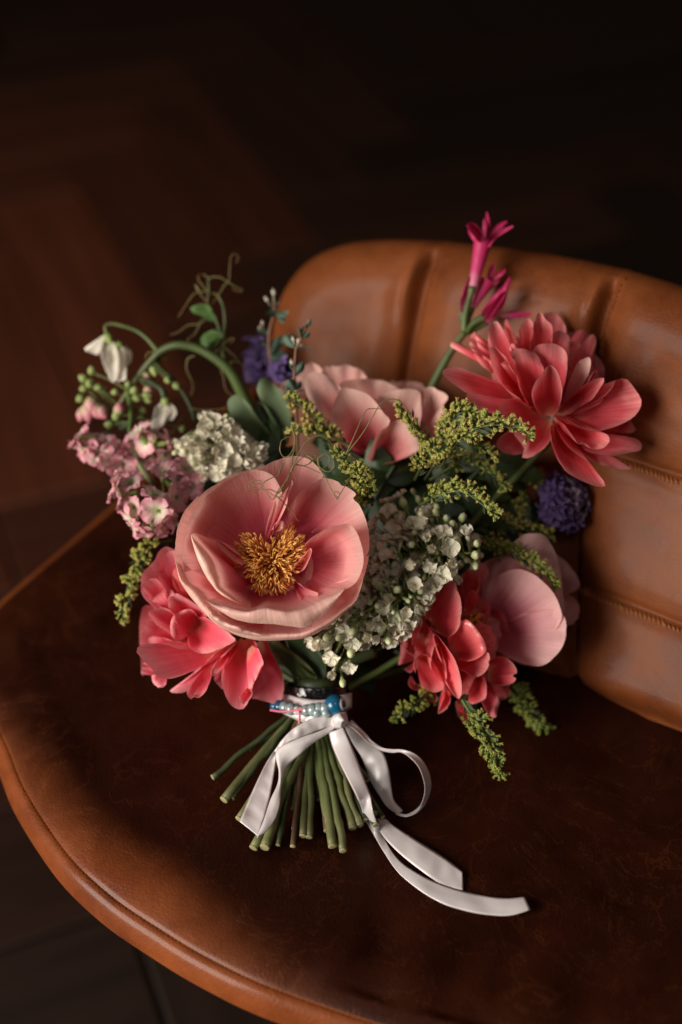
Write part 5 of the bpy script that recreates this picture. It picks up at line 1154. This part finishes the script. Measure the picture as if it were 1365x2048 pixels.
filler('dark leafy stem between the big cup and the ribbon binding', (640, 1360, .885), (600, 1240, .892), 12, .0085, (.035, .05), None, seed=4)
filler('dark leafy stem at the left, behind the pink stock', (520, 1120, .885), (370, 960, .90), 14, .007, (.025, .035), (500, 1500, .87), seed=5)
filler('dark leafy stem below the lilac, reaching towards the lower coral peony', (680, 1330, .885), (880, 1180, .885), 18, .008, (.03, .045), None, seed=6)
filler('dark leafy stem beneath the lower right coral peony', (790, 1300, .89), (960, 1390, .885), 14, .007, (.022, .034), None, seed=7)
filler('dark leafy stem closing the gap between big cup and blush peony', (690, 1100, .895), (790, 930, .885), 30, .009, (.03, .05), None, seed=8)
filler('dark leafy stem behind the centre goldenrod sprays', (760, 1150, .885), (900, 930, .90), 30, .009, (.03, .05), None, seed=9)
filler('dark leafy stem under the left white lilac', (560, 1080, .885), (520, 900, .90), 16, .008, (.03, .04), None, seed=10)
# the two broad leaves that show just above the binding
lf = thing('strap_leaf_pair', 'pair of glossy dark green leaves just above the ribbon binding', 'plant', P(600, 1380, .87))
zW = Z(400, 1300, 2.73, .858)
fan(lf, M['leaf_dark'], zW, (680, 170, .8), [(600, 130), (550, 80), (500, 20), (480, -60), (560, -80), (640, -30), (685, 40), (692, 120)], d=.3, cup=.3, ruf=.15, name='leaf')
fan(lf, M['stem'], zW, (610, 190, .9), [(560, 165), (500, 120), (440, 60), (400, -20), (430, -50), (520, 20), (600, 90), (640, 150)], d=.5, cup=-.5, ruf=.15, name='leaf')
mb = MB(); mb.tube(curve3(zW, [(640, 200, 1.2), (700, 120, 1.2), (830, 60, 1.4), (960, 10, 1.8)], 16), .0036, 8); part('stalk', mb, M['stem_dark'], lf)
mb = MB(); mb.tube(curve3(zW, [(600, 210, 1.0), (540, 130, 1.0), (470, 20, 1.2)], 16), .004, 8); part('stalk', mb, M['stem'], lf)

# ================================================================ goldenrod sprays
def head_mesh(seed):
    r = random.Random(seed); mb = MB()
    mb.tube([(0, 0, 0), (0, 0, .0007), (0, 0, .0017), (0, 0, .0025)], [.0003, .0008, .0009, .0006], 6, 0, .55)
    for k in range(6):
        a = k * 1.047 + r.uniform(-.3, .3); q = r.uniform(.0006, .0012)
        mb.tube([(.0004*math.cos(a), .0004*math.sin(a), .0022), (q*math.cos(a), q*math.sin(a), .0034)], [.00022, .00012], 3, .7, 1.0)
    return mb
HEADS = [head_mesh(i) for i in range(4)]
def goldenrod(label, z, spine, blen, nb, seed, dens=7, side=0, yellow=.5, mat='goldenrod'):
    blen *= .66; dens = max(3, dens - 2)
    """a feathery spray: curved stem, short branchlets, tiny heads massed along them"""
    r = random.Random(seed); root = thing('goldenrod_spray', label, 'plant', z(*spine[0]), 'goldenrod sprays')
    s = curve3(z, spine, 40); mb = MB(); mb.tube(s, [.0010 - .0007 * i / 39 for i in range(40)], 6); part('stalk', mb, M['stem'], root)
    hb = MB(); tw = MB()
    def add(p, dirn, sc_):
        q = Vector(dirn).to_track_quat('Z', 'Y'); src = r.choice(HEADS); b0 = len(hb.v); yl = r.uniform(-.25, .25) + (yellow - .5)
        for v, uv in zip(src.v, src.uv):
            hb.v.append(tuple(p + q @ (Vector(v) * sc_))); hb.uv.append((uv[0], max(0, min(1, uv[1] + yl * (uv[1] > .5)))))
        hb.f += [tuple(i + b0 for i in f) for f in src.f]
    n = len(s)
    for k in range(nb):
        t = .16 + .84 * (k + r.random() * .6) / nb; i = min(n - 2, int(t * (n - 1))); p = s[i]; tg = (s[i+1] - s[i]).normalized()
        sd = tg.cross(FWD).normalized(); sg = side if side and r.random() < .75 else r.choice((-1, 1))
        bd = (tg * .75 + sd * sg * r.uniform(.45, 1.0) - FWD * r.uniform(-.25, .65)).normalized()
        L = blen * (1 - .72 * t ** 1.6) * r.uniform(.7, 1.15) * (.6 + .4 * min(1, t * 4)); e = p + bd * L + UP * L * .1
        tw.tube([p, p.lerp(e, .5), e], [.00035, .0003, .0002], 4, cap=False)
        m = max(3, int(dens * (.4 + .6 * L / blen)))
        for j in range(m):
            u = (j + .6) / m; hp = p.lerp(e, u); hd = (bd * .8 + Vector((r.gauss(0, .6), r.gauss(0, .6), r.gauss(0, .6))) - FWD * .25).normalized()
            st_ = hp + hd * r.uniform(.0008, .0022); tw.tube([hp, st_], .0002, 3, cap=False); add(st_, hd, r.uniform(.8, 1.2))
    for k in range(5): add(s[-1] + Vector((r.gauss(0, .0008), r.gauss(0, .0008), r.gauss(0, .0008))), ((s[-1]-s[-2]).normalized() + Vector((r.gauss(0, .3),) * 3)).normalized(), .9)
    for k in range(int(nb * .5)):                       # small narrow leaves along the stalk
        i = r.randrange(0, n - 6); p = s[i]; tg = (s[i+1] - s[i]).normalized(); sd = (tg.cross(FWD) * r.choice((-1, 1)) + tg * 1.2 - FWD * r.uniform(-.3, .4)).normalized(); L = r.uniform(.005, .010); w_ = sd.cross(FWD).normalized() * .0008
        b0 = len(tw.v)
        for v in (p, p + sd*L*.5 + w_, p + sd*L, p + sd*L*.5 - w_): tw.vert(v, (.5, .4))
        tw.f.append((b0, b0+1, b0+2, b0+3))
    part('flower_heads', hb, M[mat], root, stuff=True); part('twigs', tw, M['stem_dark'], root, stuff=True)
    return root
I = lambda D: Z(0, 0, 1, D)
GR = [('goldenrod spray left of the blush peony, its tip under the eucalyptus', I(.862), [(668, 905, 1.5), (650, 870, .6), (620, 830, 0), (580, 795, -.2)], .011, 26, 7, -1, .65),
      ('short goldenrod spray lying below the blush peony at the left', I(.858), [(700, 890, 1), (650, 870, .2), (610, 866, 0), (580, 862, 0)], .008, 20, 6, -1, .7),
      ('goldenrod tip between the tendrils and the blush peony, pointing up', I(.822), [(735, 1000, 2), (715, 950, .6), (695, 920, 0), (680, 900, -.2)], .013, 18, 8, 0, .55),
      ('fan shaped goldenrod tip touching the upper right rim of the big cup', I(.812), [(745, 1010, 2), (730, 975, .6), (722, 950, 0), (712, 935, -.2)], .015, 26, 9, 0, .5),
      ('goldenrod spray rising over the blush peony, its stem looped by a tendril', I(.838), [(885, 925, 1.5), (860, 890, .5), (835, 850, 0), (800, 810, -.2)], .010, 26, 7, 1, .5),
      ('goldenrod spray with a pale fanned head in the centre of the greenery', I(.825), [(830, 960, 2), (850, 920, .8), (868, 900, 0), (890, 905, -.3)], .013, 22, 9, 0, .7),
      ('long goldenrod spray, brightest of all, reaching in front of the upper coral peony', I(.815), [(880, 935, 2.5), (930, 870, .8), (985, 850, 0), (1025, 858, -.3), (1060, 872, -.4)], .017, 54, 8, 1, .85),
      ('goldenrod spray with its tip between blush peony and upper coral peony', I(.832), [(890, 900, 1.5), (900, 850, .6), (925, 825, 0), (965, 838, 0)], .012, 30, 8, 1, .7),
      ('thin goldenrod spray just below the brightest one', I(.842), [(850, 960, 2), (900, 890, .8), (950, 892, .2), (990, 915, 0)], .009, 28, 6, 1, .6),
      ('goldenrod spray with orange tinged tip, behind the greenery right of centre', I(.858), [(860, 960, 2), (930, 925, .8), (985, 950, .2), (1015, 972, 0)], .010, 28, 6, 1, .55),
      ('goldenrod spray arching over the right hand lilac buds', I(.822), [(840, 1010, 2), (880, 990, .8), (930, 985, 0), (990, 1030, -.3)], .012, 40, 7, 1, .6),
      ('goldenrod spray lying across the pale mauve peony on the right', I(.866), [(930, 1080, 2), (990, 1100, .8), (1050, 1115, 0), (1110, 1172, -.3)], .012, 46, 8, 1, .55),
      ('yellow flowered blurred goldenrod spray above the pale mauve peony', I(.892), [(940, 1060, 1.5), (1000, 1050, .5), (1050, 1060, 0), (1100, 1072, 0)], .014, 28, 7, 1, .9),
      ('blurred goldenrod spray behind the violet flower', I(.905), [(1000, 1060, 1), (1010, 1010, .5), (1030, 1040, 0), (1045, 985, 0)], .010, 18, 6, 0, .7),
      ('small goldenrod spray under the lower petal of the upper coral peony', I(.90), [(1010, 960, 1), (1040, 930, .5), (1060, 940, .2), (1078, 965, 0)], .009, 18, 5, 0, .7),
      ('sharp goldenrod tip hanging lowest on the right, pointing down', I(.832), [(925, 1400, 2), (950, 1440, .8), (978, 1480, .2), (1002, 1548, 0)], .012, 46, 6, 0, .35),
      ('dark blurred goldenrod tip hanging beside the lowest one, nearer the backrest', I(.888), [(1020, 1350, 2), (1040, 1390, .6), (1065, 1430, 0), (1092, 1462, 0)], .013, 40, 7, 0, .2),
      ('short goldenrod tip pointing left under the lower coral peony', I(.862), [(890, 1375, 2), (850, 1395, .6), (820, 1415, 0), (792, 1435, 0)], .009, 28, 6, 0, .35),
      ('goldenrod spray curving down at the left beside the ruffled coral pink peony', I(.872), [(345, 1080, 1.5), (300, 1095, .5), (270, 1140, 0), (252, 1190, -.2), (246, 1238, -.2)], .008, 46, 7, 0, .55)]
for i, (lab, z, sp_, bl2, nb, de, sd_, ye) in enumerate(GR): goldenrod(lab, z, sp_, bl2, nb, 100 + i, de, sd_, ye)

# ================================================================ nerine: hot pink trumpets on a green stem
zN = Z(860, 400, 4.55, .905)
ner = thing('nerine', 'hot magenta pink nerine with slender trumpets on a green stem, highest flower of the bouquet', 'flower', zN(320, 1200, 0))
mb = MB(); mb.tube(curve3(zN, [(-60, 1900, 1), (20, 1700, .6), (150, 1450, .2), (250, 1290, 0), (320, 1200, 0)], 20), [.0030 - .0004 * i / 19 for i in range(20)], 9); part('flower_stem', mb, M['stem'], ner)
for pts, rr in (([(315, 1210, 0), (320, 1080, -.2), (345, 960, -.3), (375, 850, -.4), (390, 790, -.4)], [.0024, .0021, .0020, .0017, .0026]), ([(320, 1205, 0), (300, 1100, .1), (298, 1020, .1)], [.002, .0018, .0022]), ([(325, 1205, 0), (390, 1130, -.1), (450, 1090, -.2), (500, 1070, -.2)], [.0024, .0024, .0026, .0028]), ([(325, 1210, 0), (400, 1180, .2), (470, 1140, .2), (520, 1110, .2)], [.002, .002, .002, .002]), ([(325, 1200, 0), (350, 1080, .2), (390, 980, .2)], [.0018, .0018, .002])):
    c = curve3(zN, pts, 12); mb = MB(); mb.tube(c, [rr[min(len(rr)-1, int(i * len(rr) / 12))] for i in range(12)], 8); part('pedicel', mb, M['stem'], ner)
def trumpet(p0, p1, r0, r1):
    mb = MB(); mb.tube(curve3(zN, [p0, ((p0[0]+p1[0])/2, (p0[1]+p1[1])/2, (p0[2]+p1[2])/2), p1], 12), [r0 + (r1 - r0) * (i/11) ** 1.3 for i in range(12)], 10, 0, .9, cap=False); part('tube', mb, M['nerine'], ner)
trumpet((395, 790, -.4), (490, 360, -.4), .0032, .0062); trumpet((395, 970, .2), (530, 740, .2), .0024, .0052)
NF = lambda base, out, **k: fan(ner, M['nerine'], zN, base, out, nu=18, nv=14, ruf=.3, **k)
NF((470, 400, -.6), [(440, 380), (400, 330), (360, 280), (340, 230), (330, 232), (360, 203), (400, 205), (440, 245), (475, 300), (488, 370)], d=-1.0, cup=-.3)
NF((500, 380, 0), [(482, 300), (478, 240), (495, 170), (518, 105), (540, 170), (550, 250), (535, 310)], d=.4, cup=-.3)
NF((500, 400, -.2), [(530, 330), (570, 270), (630, 215), (705, 190), (700, 215), (640, 260), (590, 300), (545, 350)], d=-.2, cup=-.3)
NF((500, 420, -.6), [(520, 390), (560, 340), (620, 290), (700, 250), (762, 228), (765, 240), (700, 285), (640, 320), (590, 360), (540, 430)], d=-1.0, cup=-.3)
NF((450, 420, -.6), [(420, 400), (380, 350), (350, 290), (352, 260), (390, 300), (440, 360)], d=-.4, cup=-.2)
NF((310, 1020, .1), [(285, 1010), (280, 920), (300, 830), (340, 740), (368, 690), (365, 760), (345, 860), (330, 960), (315, 1015)], d=0, cup=-.5)
NF((525, 760, .2), [(520, 680), (550, 610), (598, 560), (600, 580), (585, 650), (560, 710)], d=.2, cup=-.3)
NF((540, 760, .2), [(560, 700), (600, 660), (650, 640), (690, 625), (680, 665), (640, 700), (590, 730)], d=0, cup=-.3)
NF((520, 790, .2), [(540, 770), (590, 750), (650, 715), (668, 700), (640, 745), (560, 800)], d=-.3, cup=-.2)
NF((490, 1090, -.2), [(468, 1050), (480, 1000), (540, 920), (600, 850), (660, 790), (715, 745), (728, 690), (738, 700), (725, 780), (705, 860), (680, 950), (630, 1030), (570, 1090), (530, 1120)], d=-.7, cup=-1.1, p=1.0)
NF((500, 1095, -.3), [(490, 1080), (520, 1000), (580, 920), (640, 860), (690, 820), (680, 880), (630, 960), (560, 1060)], d=-1.1, cup=-.8, p=1.0)
NF((640, 1060, .6), [(660, 1070), (760, 1080), (880, 1060), (960, 1020), (1000, 985), (960, 975), (860, 990), (760, 1010), (680, 1030)], d=.5, cup=-.7, p=1.0)
NF((960, 1010, .6), [(1010, 1010), (1090, 1020), (1160, 990), (1230, 940), (1270, 880), (1220, 900), (1150, 930), (1060, 940), (1000, 970)], d=.5, cup=-.5, p=1.0)
NF((1000, 1000, .6), [(1080, 960), (1150, 900), (1210, 870), (1250, 880), (1180, 950), (1100, 1000)], d=.8, cup=-.3, p=1.0)
stem_part(ner, zN(-60, 1900, 1), (660, 1665, .84), .0026, mat='stem')

# ================================================================ violet flowers
def violet(label, z, cx, cy, rx, ry, n, seed, fade, end):
    r = random.Random(seed); root = thing('violet_flower', label, 'flower', z(cx, cy, 1), 'violet blue flowers')
    me = []
    for v in range(3):
        for mt in ('purple', 'purple_fade'):
            mb = MB()
            for q in range(6):
                a = q * 1.05 + r.uniform(-.3, .3); L = r.uniform(.004, .0065); rows = []; uvs = []
                for i in range(4):
                    t = i / 3; w_ = .0017 * math.sin(math.pi * (.1 + .8 * t)); rows.append([((L*t)*math.cos(a) - u*w_*math.sin(a), (L*t)*math.sin(a) + u*w_*math.cos(a), .003*math.sin(t*2) + .001*abs(u)) for u in (-1, 0, 1)]); uvs.append([(k/2, t) for k in range(3)])
                mb.grid(rows, uvs)
            me.append((mt, mb.mesh('floret', M[mt])))
    k = 0
    while k < n:
        x, y = r.uniform(-1, 1), r.uniform(-1, 1); q = x*x + y*y
        if q > 1: continue
        k += 1
        p = z(cx + rx*x + ry*.15*y, cy + ry*y, -1.1 * math.sqrt(1 - q) + .2); dirn = (RIGHT*x - UP*y - FWD*math.sqrt(1-q)*.9 + Vector((r.gauss(0, .35),)*3)).normalized()
        mt = 'purple_fade' if (x > .35 and fade and r.random() < .8) else 'purple'
        inst('floret', r.choice([m for t, m in me if t == mt]), root, p, dirn, r.uniform(.8, 1.25), r.uniform(0, 6))
    mb = MB(); rows = []; uvs = []
    for i in range(7):
        t = math.pi * i / 6; rows.append([z(cx + rx*.8*math.sin(t)*math.cos(a), cy + ry*.8*math.cos(t), .5 + .9*math.sin(t)*math.sin(a)) for a in [6.2832*j/12 for j in range(12)]]); uvs.append([(j/12, .5) for j in range(12)])
    mb.grid(rows, uvs, wrap=True); part('flower_head', mb, M['purple'], root)
    if end: stem_part(root, z(cx, cy + ry, 1), end, .0018, mat='stem_dark')
violet('violet blue flower head with faded florets, on the right below the upper coral peony', I(.900), 1127, 1005, 40, 48, 62, 3, True, (560, 1655, .842))
violet('blurred violet flower behind the eucalyptus at the upper left', I(.985), 520, 722, 24, 40, 26, 4, False, None)
violet('small dark violet flower peeking between eucalyptus and blush peony', I(.94), 572, 745, 24, 30, 20, 5, False, None)

# ================================================================ binding: tape, bracelet, satin ribbon
zR = Z(400, 1300, 2.73, .858)
tp = thing('black_tape_band', 'glossy black tape wound round the stems above the ribbon', 'tape', zR(640, 240, 1))
mb = MB(); rows = []; uvs = []
for i in range(9):
    v = i / 8
    rows.append([zR(640 + 178*math.cos(a)*(1 - .04*math.cos(v*3)), 185 + 85*v + 22*math.sin(a) + 3*math.sin(5*a + 9*v), 1.35 - 1.95*math.sin(a)*.8 + .04*math.sin(17*a + v*8)) for a in [6.2832*k/60 for k in range(60)]]); uvs.append([(k/60, v) for k in range(60)])
mb.grid(rows, uvs, wrap=True); part('tape', mb, M['tape'], tp, thick=.0006)
# core of bound stems under the ribbon
mb = MB(); mb.tube(curve3(zR, [(640, 150, 1.4), (640, 250, 1.4), (640, 380, 1.5)], 8), [.0145]*8, 24); part('bound_stems', mb, M['stem_dark'], tp)

rib = thing('satin_ribbon', 'white satin ribbon tied round the stems with loops and two long tails', 'ribbon', zR(760, 390, 0))
def clampd(p):
    Y = 1300 + p[1] / 2.73; h = .026 if p[0] < 480 and p[1] > 480 else (.030 if 700 < p[0] < 950 and 560 < p[1] < 900 and p[2] < -1.65 else .0045)
    return (p[0], p[1], min(p[2], (seat_depth(Y, h) - .858) * 100))
def strip(name, Lp, Rp, z=zR, n=70, bulge=.0, cupd=.0):
    a = curve3(z, [clampd(p) for p in Lp], n); b = curve3(z, [clampd(p) for p in Rp], n); mb = MB(); rows = []; uvs = []
    L = sum((a[i+1]-a[i]).length for i in range(n-1))
    for i in range(n):
        rows.append([a[i].lerp(b[i], u) - FWD * bulge * math.sin(math.pi*u) + FWD * (.0009 * noise.noise((i*.13, u*1.5, len(Lp)*1.7)) +   .0014 * noise.noise((i/n*L*38, u*.5, len(Lp)*2.3))) for u in [k/8 for k in range(9)]]); uvs.append([(k/8, i/n*L*60) for k in range(9)])
    mb.grid(rows, uvs); return part(name, mb, M['satin'], rib, thick=.0003)
strip('ribbon_wrap', [(440, 245, .9), (480, 242, .2), (540, 258, -.4), (620, 272, -.7), (700, 268, -.6), (780, 245, 0), (830, 232, .8)], [(405, 318, .9), (450, 345, .2), (510, 372, -.4), (590, 390, -.7), (690, 380, -.6), (780, 345, 0), (830, 315, .8)], bulge=.001)
strip('ribbon_wrap', [(470, 300, .8), (560, 330, -.5), (660, 350, -.9), (740, 350, -.9), (800, 335, -.2)], [(480, 360, .8), (560, 392, -.5), (660, 402, -.9), (740, 400, -.9), (810, 400, -.2)])
# left loop: out from the knot, fold, down to the tip and back up
strip('ribbon_loop', [(760, 372, -1.4), (680, 362, -1.6), (600, 378, -1.8), (510, 430, -2.0), (450, 490, -2.1), (408, 550, -2.1)], [(745, 425, -1.5), (690, 425, -1.6), (620, 450, -1.8), (545, 480, -2.1), (480, 505, -2.2), (418, 560, -2.1)], bulge=.0006)
strip('ribbon_loop', [(408, 548, -2.1), (360, 620, -2.0), (315, 710, -1.8), (270, 810, -1.5), (215, 938, -1.2)], [(418, 556, -2.1), (412, 620, -2.3), (398, 720, -2.3), (372, 850, -1.9), (322, 1022, -1.3)], bulge=-.0012)
strip('ribbon_loop', [(312, 1028, -1.25), (370, 985, -1.6), (415, 920, -2.0), (438, 840, -2.3), (445, 740, -2.5), (478, 640, -2.6), (560, 560, -2.4), (640, 495, -2.0), (740, 432, -1.6)], [(322, 1000, -1.2), (350, 930, -1.4), (385, 820, -1.7), (425, 730, -2.0), (432, 660, -2.2), (420, 545, -2.3), (540, 482, -2.3), (640, 448, -1.9), (735, 405, -1.6)], bulge=.001)
# knot
mb = MB(); rows = []; uvs = []
for i in range(11):
    t = math.pi * i / 10
    rows.append([zR(762 + 50*math.sin(t)*math.cos(a)*(1 + .1*math.sin(3*t)), 385 + 46*math.cos(t) - 12*math.sin(t)*math.cos(a), -1.5 - .55*math.sin(t)*math.sin(a)) for a in [6.2832*j/16 for j in range(16)]]); uvs.append([(j/16, i/3) for j in range(16)])
mb.grid(rows, uvs, wrap=True); part('knot', mb, M['satin'], rib)
strip('knot_fold', [(735, 420, -1.9), (730, 380, -2.1), (760, 345, -2.1), (800, 350, -1.7)], [(775, 425, -1.9), (775, 400, -2.3), (790, 385, -2.3), (815, 400, -1.8)], n=24, bulge=.001)
# tails
zR2 = Z(700, 1500, 2.053, .858)
def q2(x, y, d): return (300*2.73 + x*2.73/2.053, 200*2.73 + y*2.73/2.053, d)
strip('ribbon_tail', [(705, 450, -1.7), (722, 520, -1.9), (755, 600, -2.0), (805, 700, -2.0), (870, 830, -2.0)] + [q2(*p) for p in ((60, 280, -2.1), (90, 335, -2.3), (140, 420, -2.8), (200, 505, -3.2), (280, 570, -3.5), (370, 625, -3.7), (470, 660, -3.9), (580, 680, -4.1), (660, 681, -4.2), (742, 656, -4.1))],
      [(785, 420, -1.7), (815, 490, -1.9), (850, 570, -2.0), (890, 680, -2.0), (930, 790, -2.0)] + [q2(*p) for p in ((95, 250, -2.1), (125, 325, -2.4), (165, 405, -3.0), (210, 460, -3.5), (270, 500, -3.9), (350, 540, -4.1), (450, 575, -4.1), (560, 600, -4.1), (640, 607, -4.2), (718, 602, -4.5))], n=110, bulge=.0005)
strip('ribbon_tail', [q2(*p) for p in ((100, 280, -.6), (130, 345, -1.0), (210, 430, -1.8), (300, 500, -2.5), (390, 560, -3.0), (466, 577, -3.3))], [q2(*p) for p in ((150, 285, -.6), (180, 310, -1.0), (250, 355, -1.8), (330, 405, -2.5), (400, 450, -3.0), (463, 500, -3.3))], n=60, bulge=.0005)
# right loop
strip('ribbon_loop', [(790, 385, -1.2), (850, 410, -1.3), (920, 480, -1.4), (990, 530, -1.6), (1050, 543, -1.8), (1110, 545, -1.9), (1175, 568, -2.0), (1225, 615, -2.0), (1258, 690, -1.9), (1262, 760, -1.8), (1235, 835, -1.7), (1190, 885, -1.7), (1130, 910, -1.7), (1070, 898, -1.6)],
      [(790, 400, -1.5), (850, 440, -1.6), (920, 505, -1.6), (985, 548, -1.7), (1050, 562, -1.8), (1100, 560, -1.9), (1150, 590, -2.4), (1195, 640, -2.6), (1222, 710, -2.6), (1228, 770, -2.5), (1212, 830, -2.2), (1180, 868, -2.0), (1125, 895, -1.8), (1070, 880, -1.6)], n=90)
strip('ribbon_loop', [(790, 420, -.9), (830, 500, -.9), (880, 580, -.9), (905, 640, -.9), (930, 710, -1.0), (975, 790, -1.2), (1020, 855, -1.4), (1075, 897, -1.6)], [(830, 380, -.8), (900, 450, -.9), (960, 520, -1.0), (1005, 570, -1.1), (1032, 650, -1.1), (1045, 740, -1.2), (1060, 820, -1.4), (1110, 878, -1.7)], n=70, bulge=.0008)

br = thing('beaded_bracelet', 'beaded bracelet with turquoise eye beads and clear glass beads over the ribbon', 'bracelet', zR(600, 320, -.8))
def ball(z, x, y, d, r, mat, name, label=None, sq=1.0):
    mb = MB(); rows = []; uvs = []; c = z(x, y, d)
    for i in range(11):
        t = math.pi*i/10; rows.append([c + (RIGHT*math.sin(t)*math.cos(a) + UP*math.cos(t) + FWD*math.sin(t)*math.sin(a)*sq) * r for a in [6.2832*j/16 for j in range(16)]]); uvs.append([(j/16, i/10) for j in range(16)])
    mb.grid(rows, uvs, wrap=True); return part(name, mb, M[mat], br, label=label)
xs = [(440, 308, -.2, 'blue', .0042), (415, 306, .1, 'blue', .0036), (468, 312, -.5, 'beads_clear', .0040), (500, 322, -.9, 'beads_clear', .0038), (530, 330, -1.1, 'white', .0026), (552, 334, -1.2, 'white', .0024), (585, 330, -1.3, 'beads_clear', .0038), (618, 326, -1.4, 'beads_clear', .0040), (652, 322, -1.4, 'beads_clear', .0040), (684, 318, -1.5, 'beads_clear', .0036), (640, 342, -1.6, 'beads_clear', .0028), (688, 344, -1.7, 'beads_clear', .0026)]
for x, y, d, mt, r in xs: ball(zR, x, y, d, r, mt, 'bead')
eb = ball(zR, 738, 300, -1.35, .0064, 'blue', 'eye_bead', 'large turquoise bead with dark eye')
rows = []; 
for nm, rr, dd, mt in (('eye_white', .0038, .0051, 'white'), ('pupil', .0023, .0058, 'navy')):
    mb = MB(); n_ = (RIGHT*.9 - FWD*.42 + UP*.15).normalized(); c = zR(738, 300, -1.35) + n_ * dd; a1 = n_.orthogonal().normalized(); a2 = n_.cross(a1); rows = []; uvs = []
    for i in range(5):
        t = i / 4 * math.pi / 2; rows.append([c + (a1*math.cos(a) + a2*math.sin(a)) * rr*math.cos(t) + n_ * rr*.28*math.sin(t) for a in [6.2832*j/20 for j in range(20)]]); uvs.append([(j/20, .5) for j in range(20)])
    mb.grid(rows, uvs, wrap=True); part(nm, mb, M[mt], eb)
ball(zR, 782, 286, -.8, .0046, 'white', 'bead', sq=.6)
mb = MB(); mb.tube(curve3(zR, [(385, 328, -.6), (450, 336, -1.0), (520, 330, -1.4), (580, 322, -1.6)], 20), .0007, 5); mb.tube(curve3(zR, [(540, 328, -1.5), (545, 360, -1.6), (543, 402, -1.5)], 12), .0007, 5)
part('thread', mb, M['pink_thread'], br)

# a few more cut stems that belong to hidden greenery
ex = thing('bare_stems', 'bundle of bare cut green and brown stems fanning out below the ribbon', 'stem', BIND(640, 1420), None)
for x, y, D, mt, r in ((425, 1555, .862, 'stem_dark', .0019), (465, 1596, .854, 'stem_dark', .0020), (530, 1696, .835, 'stem', .0036), (590, 1658, .838, 'stem_brown', .0024), (620, 1672, .842, 'stem', .0030), (665, 1693, .832, 'stem', .0031), (690, 1700, .826, 'stem', .0032), (555, 1688, .845, 'stem_dark', .0020), (585, 1692, .85, 'stem_brown', .0022), (748, 1630, .85, 'stem_dark', .0036), (705, 1655, .856, 'stem', .0028)):
    stem_part(ex, P(640 + (640 - x) * .25, 1330, .872), (x, y, D), r, mat=mt)
